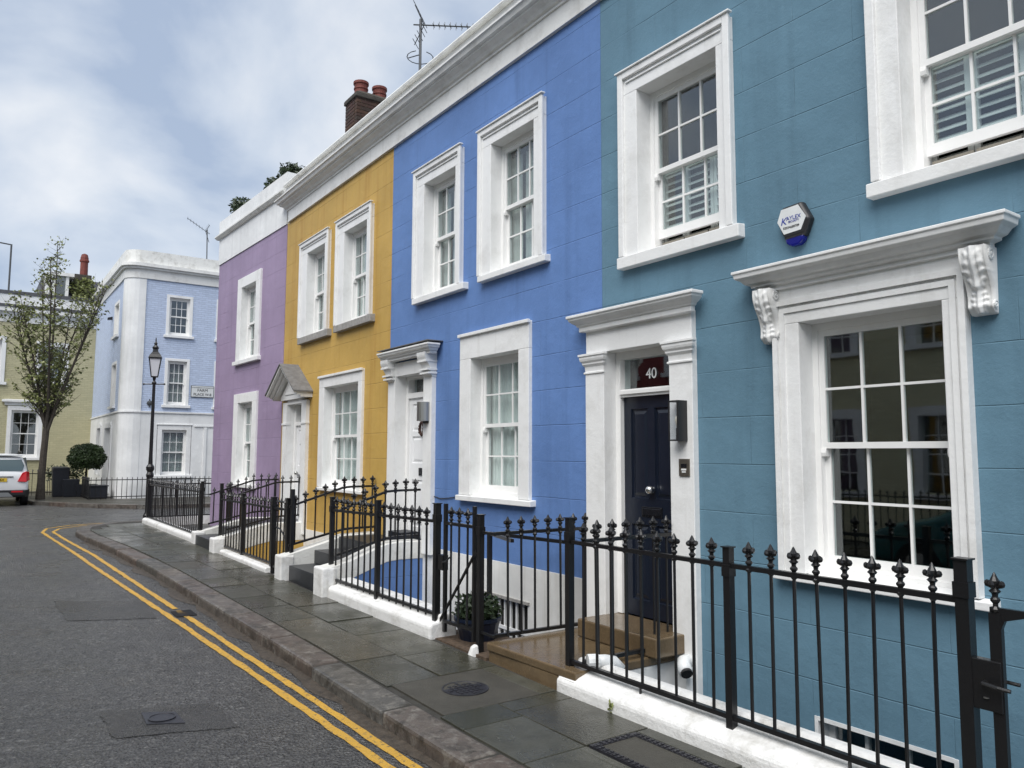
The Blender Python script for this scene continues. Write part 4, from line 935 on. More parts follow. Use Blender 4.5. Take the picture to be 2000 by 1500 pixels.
# teal gate at the right edge
gt = thing('area_gate', (-1.5, 3.79, .1), 'black gate with lock box at the right end of the teal railing', 'gate')
for x in (-1.62, -1.46, -1.30, -1.14): baluster(.95 if x > -1.6 else .86, 'fleur', (x, 3.79, .14 if x > -1.6 else .22), gt)
k = MB(); k.box(-1.645, -1.595, 3.775, 3.805, .12, 1.05); k.box(-1.03, -.98, 3.775, 3.805, .12, 1.1); k.extr([(-1.64, 1.075), (-1.0, 1.075), (-1.0, 1.045), (-1.50, 1.045), (-1.58, 1.02), (-1.60, .97), (-1.64, .97)], 'd', 3.778, 3.802); k.build('frame', 'iron', gt)
k = MB(); k.box(-1.735, -1.60, 3.765, 3.815, .62, .84); k.build('lock_case', 'iron', gt, bev=.004)
k = MB(); k.tube([(-1.665, 3.765, .745), (-1.665, 3.735, .745), (-1.60, 3.725, .74), (-1.55, 3.73, .735)], .009, 6); k.tube([(-1.665, 3.815, .745), (-1.665, 3.845, .745), (-1.56, 3.85, .74)], .009, 6); k.build('lever_handle', 'iron', gt)
k = MB(); k.lathe([(.012, 0), (.012, .004)], (-1.665, 3.763, .675), 8); k.build('keyhole', 'brushed_steel', gt)
# basement stair rail behind that gate
bs = thing('handrail', (-1.7, 4.3, -.3), 'black basement stair railing curving down behind the teal gate', 'handrail')
pth = [(-2.35, 4.3, -.42), (-2.0, 4.3, -.12), (-1.75, 4.3, .06), (-1.6, 4.3, .10), (-1.3, 4.3, .12), (-.8, 4.3, .22)]
k = MB(); k.tube(pth, .014, 6); k.build('rail', 'iron', bs)
for x, z in ((-2.2, -.30), (-2.0, -.12), (-1.8, .02), (-1.6, .1), (-1.42, .11), (-1.24, .12)):
    k = MB(); k.tube([(x, 4.3, z-1), (x, 4.3, z)], .011, 5); k.build('baluster', 'iron', bs)
# blue: along the kerb
xs_ = [-8.74+.1475*i for i in range(15)]
railing('black railing with fleur finials along the white kerb wall of the blue house', [(x, yr(x), zg(x)+.16, 1.085) for x in xs_ if abs(x+7.69) > .06],
        [[(-8.87, yr(-8.87), 1.07), (-6.49, yr(-6.49), 1.105)], [(-8.80, yr(-8.8), .265), (-6.49, yr(-6.49), .24)]], [(-8.87, yr(-8.87), .35, 1.22), (-7.69, yr(-7.69), .15, 1.24), (-6.49, yr(-6.49), .14, 1.27, .028)])
# blue: both sides of the steps
def zline(pr, y):
    for (y0, z0), (y1, z1) in zip(pr, pr[1:]):
        if y0 <= y <= y1: return z0+(z1-z0)*(y-y0)/(y1-y0)
    return pr[0][1] if y < pr[0][0] else pr[-1][1]
rt_ = [(3.6, 1.04), (3.73, 1.085), (4.29, 1.275), (4.42, 1.285), (4.9, 1.29)]; rb_ = [(3.6, .53), (4.29, .70), (4.42, .71), (4.9, .715)]
def stair_rail(label, X, y0, n, dz=0, kind='fleur', dx=0, sp=.1385, posts=()):
    bars = [(X+dx*i, y0+sp*i, zline(rb_, y0+sp*i)+dz, zline(rt_, y0+sp*i)+dz) for i in range(n)]
    P1 = [(X+dx*(y-y0)/sp, y, zline(rt_, y)+dz) for y in (y0-.08, 4.29, 4.42, 4.77) if y >= y0-.08]; P2 = [(X+dx*(y-y0)/sp, y, zline(rb_, y)+dz) for y in (y0-.08, 4.29, 4.42, 4.77) if y >= y0-.08]
    railing(label, bars, [P1, P2], posts, kind)
stair_rail('black railing climbing the window side of the blue house steps', -8.80, 3.73, 8)
stair_rail('black railing climbing the yellow house side of the blue house steps', -10.15, 3.62, 9, .0)
stair_rail('black railing climbing the window side of the yellow house steps', -13.08, 3.60, 9, -.03, 'spear')
stair_rail('black railing climbing the purple house side of the yellow house steps', -14.33, 3.62, 9, -.03, 'spear', posts=[(-14.33, 3.42, .3, 1.24)])
# yellow: along the kerb and gate
xs_ = [-13.05+.1335*i for i in range(17)]
railing('black railing with small spear finials along the low kerb of the yellow house', [(x, yr(x), zg(x)+.09, 1.0) for x in xs_ if abs(x+12.10) > .06],
        [[(-13.2, yr(-13.2), .99), (-10.84, yr(-10.84), .98)], [(-13.1, yr(-13.1), .255), (-10.84, yr(-10.84), .22)]], [(-13.21, yr(-13.2), .36, 1.24), (-12.10, yr(-12.1), .13, 1.12)], 'spear')
gt = thing('area_gate', (-10.5, yr(-10.5), .1), 'narrow black gate between the yellow railing and the blue house steps', 'gate')
for x in (-10.66, -10.54, -10.42): baluster(.86, 'spear', (x, yr(x), .15), gt)
post(gt, -10.81, yr(-10.8), .08, 1.13, .034); post(gt, -10.25, yr(-10.2), .10, 1.14, .036); k = MB(); k.box(-10.15, -10.10, yr(-10.1)-.02, yr(-10.1)+.02, .4, 1.27); k.build('stile', 'iron', gt)
rail(gt, [(-10.8, yr(-10.8), .98), (-10.26, yr(-10.26), .99)]); rail(gt, [(-10.8, yr(-10.8), .19), (-10.26, yr(-10.26), .19)])
k = MB(); k.tube([(-10.78+.5*q/10, yr(-10.6), .68+.10*math.sin(math.pi*(.1+.4*q/10))-.22*(q/10)**2) for q in range(11)], .012, 5); k.build('brace', 'iron', gt)
# purple: along the kerb, then round into the side street
xs_ = [-14.5-.152*i for i in range(31)]
railing('black railing with spear finials along the corner kerb of the purple house', [(x, yr(x), .27, 1.06) for x in xs_],
        [[(-14.36, yr(-14.4), 1.06), (-19.1, yr(-19), 1.02)], [(-14.36, yr(-14.4), .30), (-19.1, yr(-19), .30)]], [(-14.37, yr(-14.4), .25, 1.2), (-19.1, yr(-19), .2, 1.14, .035)], 'spear')
railing('black railing of the purple house running down the side street', [(-19.09, 3.55+.152*i, .27, 1.03) for i in range(24)],
        [[(-19.09, 3.42, 1.03), (-19.09, 7.3, 1.03)], [(-19.09, 3.42, .30), (-19.09, 7.3, .30)]], [], 'spear')
railing('black railing across the front area beside the purple house wall', [(-14.52-.15*i, 3.9+.06*i, .35, 1.08) for i in range(5)], [[(-14.45, 3.88, 1.08), (-15.2, 4.18, 1.08)], [(-14.45, 3.88, .4), (-15.2, 4.18, .4)]], [], 'spear')

# ------------------------------------------------------------------ small things in the blue and teal areas
k = MB(); k.box(-6.60, -5.56, 3.66, 4.25, -.5, .035); struct(k.build('bare_soil', 'soil'))
pt = thing('plant_pot', (-6.22, 4.0, .035), 'dark blue round tub holding a low green bush behind the gate', 'pot')
k = MB(); k.lathe([(.17, 0), (.21, .16), (.225, .17), (.225, .2), (.20, .2), (.19, .15)], (-6.2, 3.99, .035), 18); k.build('tub', 'pot_blue', pt)
leafcloud('foliage', (-6.2, 3.99, .30), (.24, .24, .15), 900, .035, 'leaf_shrub', pt, .2)
k = MB(); k.hexa([(-5.80, 3.60, -.03), (-5.72, 3.60, -.03), (-5.70, 3.70, -.03), (-5.80, 3.70, -.03)], [(-5.775, 3.64, .09), (-5.735, 3.63, .095), (-5.72, 3.69, .11), (-5.79, 3.69, .11)]); tag(k.build('guard_stone', 'kerb_white', bev=.015), 'small white painted stone at the foot of the landing corner post', 'stone')
wp = thing('waste_pipe', (-4.36, 3.98, -.2), 'white plastic elbow pipe poking up behind the teal railing', 'pipe')
k = MB(); k.tube([(-4.33, 4.05, -1.6), (-4.33, 4.05, .10), (-4.33, 4.04, .17), (-4.34, 3.99, .22), (-4.36, 3.92, .235), (-4.385, 3.86, .235)], .045, 12); k.build('bend', 'pipe_white', wp, smooth=True)
k = MB(); k.tube([(-4.38, 3.875, .235), (-4.415, 3.80, .235)], .052, 12); k.build('collar', 'pipe_white', wp, smooth=False)
fl_ = thing('flue_pipe', (-4.2, 4.6, 0), 'white boiler flue elbow beside the foot of the white pilaster', 'pipe')
k = MB(); k.tube([(-4.30, 4.78, .13), (-4.27, 4.66, .13), (-4.22, 4.61, .12), (-4.17, 4.58, .09)], .055, 12); k.build('elbow', 'pipe_white', fl_, smooth=True)
k = MB(); k.tube([(-4.172, 4.582, .092), (-4.155, 4.572, .08)], .045, 12); k.build('terminal', 'rubber', fl_)
k = MB(); k.tube([(-4.24, 4.70, -1.6), (-4.24, 4.70, .02)], .03, 8); k.build('downpipe', 'pipe_white', fl_)
k = MB(); k.box(-9.36, -8.98, 4.60, 4.86, .622, .72); k.box(-9.35, -8.99, 4.59, 4.87, .72, .735); tag(k.build('boot_box', 'planter_dark', bev=.01), 'flat dark box on the top step by the blue house door', 'box')
wd = thing('weed', (-4.02, 3.67, 0), 'tiny green weed growing where the white kerb meets the pavement', 'weed')
leafcloud('leaves', (-4.02, 3.665, .04), (.03, .02, .04), 26, .018, 'leaf_spring', wd, .1)

# ------------------------------------------------------------------ chimney and aerial on the terrace roof
x0, x1, y0, y1 = -14.78, -14.20, 6.10, 6.95
k = MB(); k.box(x0+.012, x1-.012, y0+.012, y1-.012, 6.4, 9.16); ch = k.build('chimney_stack', 'mortar_bed', yel, label='sooty brick chimney stack with two red pots')
BR = {}
def brick(cx_, cy_, cz_, lx, ly):
    key = (round(lx, 3), round(ly, 3))
    if key not in BR:
        k = MB(); k.box(-lx/2, lx/2, -ly/2, ly/2, 0, .065); q = k.build('brick', 'brick_stock', bev=.005); BR[key] = (q.data, WL[q.name].copy()); bpy.data.objects.remove(q)
    me, off = BR[key]; o = bpy.data.objects.new('brick', me); COL.objects.link(o); place(o, Vector((cx_, cy_, cz_))+off, ch)
z = 7.65; c = 0
while z < 9.02:
    n = 4; bl = (y1-y0)/(n+(.0 if c % 2 == 0 else .0)); 
    edges = [y0+bl*i for i in range(n+1)] if c % 2 == 0 else [y0]+[y0+bl*(i+.5) for i in range(n)]+[y1]
    for a, b_ in zip(edges, edges[1:]): brick(x1-.05, (a+b_)/2, z, .10, b_-a-.012)
    xe = [x0, x0+.24, x1-.105] if c % 2 == 0 else [x0, x0+.12, x0+.36, x1-.105]
    for a, b_ in zip(xe, xe[1:]): brick((a+b_)/2, y0+.05, z, b_-a-.012, .10)
    z += .075; c += 1
k = MB(); k.box(x0-.03, x1+.03, y0-.03, y1+.03, 9.03, 9.12); k.hexa([(x0-.03, y0-.03, 9.121), (x1+.03, y0-.03, 9.121), (x1+.03, y1+.03, 9.121), (x0-.03, y1+.03, 9.121)], [(x0+.12, y0+.12, 9.24), (x1-.12, y0+.12, 9.24), (x1-.12, y1-.12, 9.24), (x0+.12, y1-.12, 9.24)]); k.build('flaunching', 'flaunching', ch, bev=.02)
for yy_ in (6.30, 6.72):
    k = MB(); k.lathe([(.14, 9.15), (.135, 9.30), (.15, 9.31), (.15, 9.34), (.135, 9.35), (.14, 9.41), (.16, 9.42), (.16, 9.47), (.12, 9.47), (.11, 9.3)], (-14.45, yy_, 0), 16); k.build('chimney_pot', 'terracotta', ch, smooth=False)
def aerial(loc, h, label, boom_dir, n=9, tilt=0.0, ring=False, blen=.95):
    a_ = thing('tv_aerial', loc, label, 'aerial'); x, y, z = loc; bd = Vector(boom_dir).normalized(); side = Vector((0, 0, 1)) if False else bd.cross(Vector((0, 0, 1))).normalized()
    top = Vector((x+tilt*h, y, z+h))
    k = MB(); k.tube([(x, y, z), tuple(top)], .022, 6); k.build('mast', 'grey_metal', a_)
    s0 = top-Vector((0, 0, .1)); k = MB(); k.tube([tuple(s0-bd*.12), tuple(s0+bd*blen)], .012, 5); k.build('boom', 'grey_metal', a_)
    k = MB()
    for i in range(n):
        p = s0+bd*(.22+(blen-.25)*i/(n-1)); 
        for v in (Vector((0, 0, 1)), side): k.tube([tuple(p-v*.065), tuple(p+v*.065)], .005, 4)
    k.build('directors', 'grey_metal', a_)
    k = MB()
    for s_ in (-1, 1):
        for q in range(5):
            p = s0+bd*.06+Vector((0, 0, s_*.07*(q+.6)))-bd*.035*q; k.tube([tuple(p-side*.16), tuple(p+side*.16)], .006, 4)
        k.tube([tuple(s0+bd*.06), tuple(s0+bd*.06+Vector((0, 0, s_*.34))-bd*.16)], .008, 4)
    k.build('reflector', 'grey_metal', a_)
    if ring:
        k = MB(); c = Vector((x, y, z+h*.735)); k.tube([(c.x+.21*math.cos(q*.42), c.y+.21*math.sin(q*.42), c.z+.0) for q in range(14)], .008, 4); k.tube([(c.x, c.y, c.z+.05), (c.x-.14, c.y-.14, c.z+.01)], .01, 4); k.build('loop_aerial', 'grey_metal', a_)
aerial((-10.54, 5.6, 6.3), 2.45, 'tall roof aerial with comb boom and loop above the blue and yellow houses', (.62, .62, -.12), ring=True, blen=1.0)

# ------------------------------------------------------------------ lamp post at the corner
lp = thing('street_lamp', (-19.62, 3.50, .18), 'black lamp post with glass lantern at the purple house corner', 'street lamp')
lx, ly = -19.62, 3.50
k = MB(); k.lathe([(.11, .16), (.11, .30), (.09, .34), (.072, .40), (.072, 1.18), (.085, 1.2), (.085, 1.24), (.06, 1.30), (.09, 1.36), (.09, 1.42), (.05, 1.48), (.042, 1.7), (.034, 3.35), (.05, 3.37), (.05, 3.40), (.026, 3.44), (.04, 3.52)], (lx, ly, 0), 14); k.build('column', 'iron', lp, smooth=False)
k = MB(); k.tube([(lx+.13, ly+.2, 3.36), (lx-.13, ly-.2, 3.36)], .016, 6); k.ball((lx+.13, ly+.2, 3.36), .025, 6, 5); k.ball((lx-.13, ly-.2, 3.36), .025, 6, 5); k.build('ladder_bar', 'iron', lp)
def ngon(r_, z, n=4, ph=.6): return [(lx+r_*math.cos(ph+2*math.pi*q/n), ly+r_*math.sin(ph+2*math.pi*q/n), z) for q in range(n)]
k = MB(); k.loft([ngon(.095, 3.54), ngon(.175, 3.96)]); k.build('lantern_glass', 'lantern_frost', lp)
k = MB()
for q in range(4):
    a, b_ = ngon(.10, 3.54)[q], ngon(.18, 3.96)[q]; k.tube([a, b_], .012, 4)
k.loft([ngon(.105, 3.52), ngon(.105, 3.545)]); k.build('lantern_frame', 'iron', lp)
k = MB(); k.loft([ngon(.20, 3.955), ngon(.205, 3.99), ngon(.155, 4.06), ngon(.09, 4.12), ngon(.07, 4.2)]); k.lathe([(.065, 4.19), (.075, 4.23), (.045, 4.27), (.03, 4.29), (.04, 4.33), (.015, 4.37), (.012, 4.45), (.001, 4.47)], (lx, ly, 0), 10); k.build('lantern_roof', 'iron', lp)

# ------------------------------------------------------------------ far pavement
SC = .951
def zz(z): return 1.75+(z-1.75)*SC
XP = -29.05
far = MB(); K2 = [(-42, 1.35), (-30.2, 1.55), (-28.9, 1.75), (-27.3, 2.55), (-26.2, 3.3), (-25.3, 4.2), (-24.9, 5.2), (-24.8, 16)]
far.f.append([far.P((x, y, .19)) for x, y in K2]+[far.P((-42, 16, .19))]); struct(far.build('far_pavement', 'concrete', recalc=False))
farp = bpy.data.objects['far_pavement']
P2 = [Vector((x, y, 0)) for x, y in K2]
for a, b_ in zip(P2, P2[1:]):
    n = max(1, round((b_-a).length/1.1))
    if (b_-a).length > 9: n = 9
    for i in range(n):
        p, q = a+(b_-a)*i/n, a+(b_-a)*(i+.985)/n; d = (q-p).normalized(); nn = Vector((-d.y, d.x, 0)); 
        if nn.y < 0 and abs(nn.y) > .4: nn = -nn
        if abs(nn.y) <= .4 and nn.x > 0: nn = -nn
        pn, qn = p+nn*.25, q+nn*.25
        k = MB(); B = [(p.x, p.y), (q.x, q.y), (qn.x, qn.y), (pn.x, pn.y)]; k.hexa([(x, y, .04) for x, y in B], [(x, y, .196) for x, y in B]); k.build('kerb_stone', 'granite', farp)

# ------------------------------------------------------------------ pale blue corner house
FE = frame((XP, 0, 0), (0, 1, 0), (-1, 0, 0))
yS = 4.40*SC; yC = 4.99*SC; cw_ = .6
ch_ = thing('corner_house', (XP-2, 6, .18), 'pale blue painted brick corner house, three storeys with white ground floor', 'house')
def sy(*a): return tuple(v*SC for v in a)
E3 = (5.76*SC, 6.69*SC, zz(6.13), zz(7.64)); E2 = (5.79*SC, 6.66*SC, zz(3.52), zz(5.25)); E1 = (5.61*SC, 6.82*SC, zz(.93), zz(2.80))
far_wins = [(7.55*SC, 8.5*SC)]
hl = [(h[0]+.02, h[1]-.02, h[2]-.05, h[3]-.02) for h in (E3, E2, E1)]
zb = zz(3.24)
wall(FE, yC, 14, zb, zz(8.14), hl[:2]+[(7.62*SC+.02, 8.5*SC, zz(6.13), zz(7.6)), (7.62*SC+.02, 8.5*SC, zz(3.52), zz(5.2))], .3, 'pale_blue_brick', ch_)
wall(FE, yC, 14, .15, zb, hl[2:], .31, 'white_render', ch_, 'ground_floor_wall', -.02)
FS = frame((0, yS, 0), (1, 0, 0), (0, 1, 0)); XS = XP-.5; XF = -36.7
sw = [(-33.23*SC, -32.05*SC, zz(6.2), zz(7.52)), (-33.2*SC, -32.05*SC, zz(3.5), zz(5.18))]; slw = [(-34.1*SC, -32.4*SC, .3, zz(2.8)), (-36.3*SC, -35.1*SC, .9, zz(2.85))]
wall(FS, XF, XS, zb, zz(8.14), sw, .3, 'pale_blue_brick', ch_); wall(FS, XF, XS, .15, zb, slw, .31, 'white_render', ch_, 'ground_floor_wall', -.02)
k = MB()      # rounded white corner
arc = [(XP-.56+.56*math.sin(a), yC-.56*math.cos(a)+.0) for a in [math.pi/2*q/6 for q in range(7)]]
arc = [(XS, yS)]+[(XP-(XP-XS)*(1-math.sin(math.pi/2*q/6)), yC-(yC-yS)*math.cos(math.pi/2*q/6)) for q in range(1, 6)]+[(XP, yC)]
arc = [(x+.03, y-.03) for x, y in arc]; arc[0] = (XS-.05, yS-.03); arc[-1] = (XP+.03, yC+.05)
k.loft([[(x, y, z) for x, y in arc]+[(XS-.05, yC+.05, z)] for z in (.15, zz(8.14))]); k.build('corner_pilaster', 'white_render', ch_)
def band(z0, z1, out, mat, name):
    k = MB(); path = [(XF, yS-out)]+[(x+out*.7, y-out*.7) for x, y in arc]+[(XP+out, 14)]; inn = [(XF, yS+.3)]+[(XS, yS+.3)]+[(XS, yC)]*(len(arc)-2)+[(XP-.3, yC)]+[(XP-.3, 14)]
    k.loft([[(x, y, z0) for x, y in path+inn[::-1]], [(x, y, z1) for x, y in path+inn[::-1]]]); return k.build(name, mat, ch_)
band(zz(8.14), zz(8.48), .03, 'cornice_white', 'frieze'); band(zz(8.48), zz(8.56), .14, 'cornice_white', 'cornice'); band(zz(8.56), zz(8.68), .24, 'cornice_white', 'cornice'); band(zz(8.68), zz(9.18), .04, 'white_coping', 'parapet'); band(zz(3.20), zz(3.26), .045, 'white_render', 'string_course')
k = MB(); k.box(XF, XP-.3, yS+.3, 14, 8.0, 8.1); k.build('roof', 'lead', ch_)
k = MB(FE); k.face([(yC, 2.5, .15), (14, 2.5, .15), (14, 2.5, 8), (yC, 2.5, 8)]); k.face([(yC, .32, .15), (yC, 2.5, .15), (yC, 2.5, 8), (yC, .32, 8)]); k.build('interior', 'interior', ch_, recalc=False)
for e_, cv in ((E3, 'none'), (E2, 'grey'), (E1, 'grey')):
    g_ = .10 if e_ is not E1 else .17
    window(FE, ch_, e_, (e_[0]+g_, e_[1]-g_, e_[3]-(.09 if e_ is not E1 else .2)), (e_[0]-.06, e_[1]+.06, e_[2]-.10, e_[2]+.002), rec=.10, cover=cv, arch='none' if e_ is not E1 else 'cap', proud=.02)
k = MB(FE); k.box(7.55*SC, 8.5*SC, -.02, .2, zz(6.1), zz(7.66)); k.box(7.50*SC, 8.5*SC, -.08, .1, zz(6.0), zz(6.1)); k.build('window', 'white_paint', ch_); k = MB(FE); k.box(7.55*SC, 8.5*SC, -.02, .2, zz(3.5), zz(5.25)); k.box(7.50*SC, 8.5*SC, -.08, .1, zz(3.4), zz(3.5)); k.build('window', 'white_paint', ch_)
k = MB(FE); k.box(7.25*SC, 7.35*SC, -.06, 0, .2, zz(2.7)); k.box(6.9*SC, 7.7*SC, -.055, 0, zz(2.72), zz(2.78)); k.build('panel_moulding', 'white_render', ch_)
for h in sw:
    k = MB(FS); a, b_, c, d = h; k.box(a-.02, a+.09, -.015, .2, c, d); k.box(b_-.09, b_+.02, -.015, .2, c, d); k.box(a+.09, b_-.09, -.015, .2, d-.08, d+.02); k.box(a-.07, b_+.07, -.09, .1, c-.09, c); w_ = k.build('window', 'white_paint', ch_)
    k = MB(FS); k.box(a+.09, b_-.09, .1, .12, c, d-.08); k.build('blind', 'sash_white', w_)
for h in slw:
    k = MB(FS); a, b_, c, d = h; k.box(a-.08, a+.09, -.06, .2, c, d); k.box(b_-.09, b_+.08, -.06, .2, c, d); k.box(a+.09, b_-.09, -.06, .2, d-.1, d+.08); w_ = k.build('door' if c < .5 else 'window', 'white_render', ch_)
    k = MB(FS); k.box(a+.09, b_-.09, .12, .15, c, d-.1); k.build('leaf' if c < .5 else 'pane', 'door_white' if c < .5 else 'glass', w_)
k = MB(FS); k.extr([(0, zz(7.0)), (-.16, zz(6.98)), (-.16, zz(7.07)), (0, zz(7.12))], 'u', -33.9*SC, -33.75*SC); tag(k.build('security_light', 'dark_plastic'), 'small black floodlight high on the shaded side of the corner house', 'light')
bs_ = MB(); c = FE(5.32*SC, -.03, zz(3.55)); bs_.ball(tuple(c), .09, 8, 6, (.4, 1, 1)); bs_.tube([(c.x, c.y, c.z-.14), (c.x, c.y, c.z+.14)], .02, 5); tag(bs_.build('wall_boss', 'grey_metal'), 'small dark iron tie plate on the pale blue wall beside the lamp', 'tie plate')
sg = thing('street_sign', FE(7.0*SC, -.03, zz(3.85)), 'white street name plate reading FARM PLACE on the pale blue wall', 'sign')
k = MB(FE); k.box(6.73*SC, 7.56*SC, -.035, -.005, zz(3.84), zz(4.28)); k.build('plate_border', 'sign_grey', sg); k = MB(FE); k.box(6.73*SC+.02, 7.56*SC-.02, -.04, -.03, zz(3.86), zz(4.26)); k.build('plate', 'sign_white', sg)
ym = (6.73+7.56)/2*SC
text_mesh('ROYAL BOROUGH OF KENSINGTON', .045, 'sign_grey', 'lettering', sg, FE(ym, -.043, zz(4.19)), (0, 1, 0), (0, 0, 1))
text_mesh('FARM', .145, 'number_black', 'lettering', sg, FE(ym, -.043, zz(4.055)), (0, 1, 0), (0, 0, 1)); text_mesh('PLACE W.8', .125, 'number_black', 'lettering', sg, FE(ym, -.043, zz(3.905)), (0, 1, 0), (0, 0, 1))
aerial((-30.5, 7.13, 8.1), 2.3, 'bent roof aerial on the pale blue corner house', (-.3, -.75, .55), n=6, tilt=-.10, blen=.9)
bars = [(-28.75, 3.35+.155*i, .2, .84) for i in range(31)]
railing('thin black railing in front of the pale blue corner house', bars, [[(-28.75, 3.3, .84), (-28.75, 8.1, .84)], [(-28.75, 3.3, .28), (-28.75, 8.1, .28)]], [], 'dog', 'railings across the side street')
bars = [(-28.75-.155*i, 3.32, .2, .84) for i in range(1, 14)]
railing('thin black railing returning along the side of the corner house', bars, [[(-28.75, 3.32, .84), (-30.9, 3.32, .84)], [(-28.75, 3.32, .28), (-30.9, 3.32, .28)]], [], 'dog', 'railings across the side street')

# ------------------------------------------------------------------ cream house closing the street
FC = frame((XF, 0, 0), (0, 1, 0), (-1, 0, 0))
cr = thing('end_house', (XF-2, 0, .1), 'cream painted brick house with white parapet closing the end of the street', 'house')
G1 = (1.20, 2.42, 1.55, 3.60); U1 = (2.05, 3.22, 4.58, 6.28); U0 = (-.2, 1.02, 4.55, 6.4)
wall(FC, -9, yS, -.1, 6.98, [(g_[0]+.03, g_[1]-.03, g_[2]-.05, g_[3]-.03) for g_ in (G1, U1, U0)], .3, 'cream_brick', cr)
k = MB(FC); k.face([(-9, 2.5, 0), (yS, 2.5, 0), (yS, 2.5, 7), (-9, 2.5, 7)]); k.build('interior', 'interior', cr, recalc=False)
for g_ in (G1, U1, U0): window(FC, cr, g_, (g_[0]+.14, g_[1]-.14, g_[3]-.17), (g_[0]-.08, g_[1]+.08, g_[2]-.12, g_[2]+.002), rec=.12, cover='none' if g_ is G1 else 'grey', arch='none')
k = MB(FC); k.mould([(0, 3.62), (.06, 3.63), (.06, 3.72), (.16, 3.76), (.16, 3.84), (0, 3.87)], 1.15, 2.47); k.build('window_hood', 'white_paint', cr)
k = MB(FC); k.box(-9, yS-.002, -.03, .3, 6.981, 7.40); k.build('frieze', 'cornice_white', cr); k = MB(FC); k.box(-9, yS-.003, -.22, .3, 7.401, 7.56); k.build('cornice', 'cornice_white', cr); k = MB(FC); k.box(-9, yS-.004, -.24, .1, 7.561, 7.68); k.build('gutter', 'roof_slate', cr); k = MB(FC); k.box(-9, yS-.003, -.02, .3, 7.681, 8.12); k.build('parapet', 'white_render', cr); k = MB(FC); k.box(-9, yS-.002, -.05, .34, 8.121, 8.26); k.build('coping', 'roof_slate', cr)
k = MB(FC); k.extr([(.5, 8.0), (1.7, 9.35), (5, 9.35), (5, 8.0)], 'u', 2.2, 4.9); k.build('mansard_roof', 'roof_slate', cr)
k = MB(FC); k.box(2.28, 2.42, .45, 2, 8.1, 9.3); k.box(2.44, 2.62, .5, 2, 8.1, 9.25); k.box(3.0, 3.12, .5, 2, 8.1, 9.2); k.box(2.44, 3.3, .42, 2, 9.2, 9.34); k.build('dormer', 'cornice_white', cr); k = MB(FC); k.box(2.62, 3.0, .6, .65, 8.2, 9.2); k.build('dormer_pane', 'glass', cr)
k = MB(FC); k.box(3.35, 4.0, .9, 1.5, 8.6, 9.45); k.build('ivy_stack', 'flaunching', cr)
leafcloud('ivy', tuple(FC(3.7, .85, 8.75)), (.35, .55, .62), 700, .08, 'leaf_spring', cr, .3)
k = MB(); c = FC(3.72, 1.2, 9.2); k.lathe([(.16, 0), (.15, .85), (.19, .88), (.19, .95), (.16, .97), (.16, 1.05), (.12, 1.2), (.02, 1.25)], tuple(c), 12); k.build('chimney_pot', 'terracotta', cr)
pl = thing('roof_pole', FC(1.02, 1.5, 8.1), 'thin grey pole with a bent arm above the cream house roof', 'pole')
k = MB(); c = FC(1.02, 1.5, 8.1); k.tube([(c.x, c.y, c.z), (c.x, c.y, c.z+2.4)], .04, 6); k.tube([(c.x, c.y, c.z+2.38), (c.x, c.y-.9, c.z+2.45)], .03, 5); k.build('pole', 'grey_metal', pl)
bars = [(-32.6, 1.62+.16*i, .2, 1.02) for i in range(11)]
railing('black spear railing in front of the cream house behind the tree', bars, [[(-32.6, 1.5, .98), (-32.6, 3.3, .98)], [(-32.6, 1.5, .3), (-32.6, 3.3, .3)]], [], 'spear', 'railings across the side street')

# ------------------------------------------------------------------ street tree
tr = thing('street_tree', (-30.05, 2.04, .19), 'young street tree with upright branches and sparse new leaves by the white car', 'tree')
rnd = random.Random(11); base = Vector((-30.05, 2.04, .19)); tips = []
k = MB(); k.tube([tuple(base), tuple(base+Vector((0, .0, .6))), tuple(base+Vector((.02, .02, 1.5))), tuple(base+Vector((.02, .06, 2.35)))], [.15, .115, .105, .10], 9); k.build('trunk', 'bark', tr)
br = MB(); twigs = []
def limb(p, d, l, r0, n, curl=.05, lift=.05):
    P_ = [Vector(p)]; dd = Vector(d).normalized()
    for i in range(n):
        dd = (dd+Vector((rnd.gauss(0, curl), rnd.gauss(0, curl), lift))).normalized(); P_.append(P_[-1]+dd*l/n)
    br.tube([tuple(q) for q in P_], [r0*(1-.78*i/n) for i in range(n+1)], 6 if r0 > .03 else (4 if r0 > .012 else 3))
    return P_
fork = base+Vector((.02, .06, 2.2))
stems = [(0, .02, 6.5)]+[(2*math.pi*i/9+rnd.uniform(-.3, .3), rnd.uniform(.16, .46), rnd.uniform(4.0, 6.0)) for i in range(9)]
for a, sp_, l in stems:
    P_ = limb(fork+Vector((0, 0, rnd.uniform(-.15, .35))), (math.cos(a)*sp_, math.sin(a)*sp_, 1), l*.97, .055, 9, .035, .03)
    for q in range(26):
        f = rnd.uniform(.08, 1.0)*9; idx = min(8, int(f)); pp = P_[idx]+(P_[idx+1]-P_[idx])*(f-idx); hh = (pp.z-2.4)/6.5
        b_ = rnd.uniform(0, 6.28); out = rnd.uniform(.45, 1.0)
        Q = limb(pp, (math.cos(b_)*out, math.sin(b_)*out, rnd.uniform(.45, 1.1)), (1.25-.8*hh)*rnd.uniform(.55, 1.1), .014, 4, .12, .05); twigs.append(Q)
        for q2 in range(3):
            f2 = rnd.uniform(.25, 1)*4; i2 = min(3, int(f2)); p2 = Q[i2]+(Q[i2+1]-Q[i2])*(f2-i2); b2 = rnd.uniform(0, 6.28)
            twigs.append(limb(p2, (math.cos(b2), math.sin(b2), rnd.uniform(.2, 1.0)), rnd.uniform(.22, .55), .006, 3, .14, .06))
br.build('branches', 'bark', tr, recalc=False)
lf = MB()
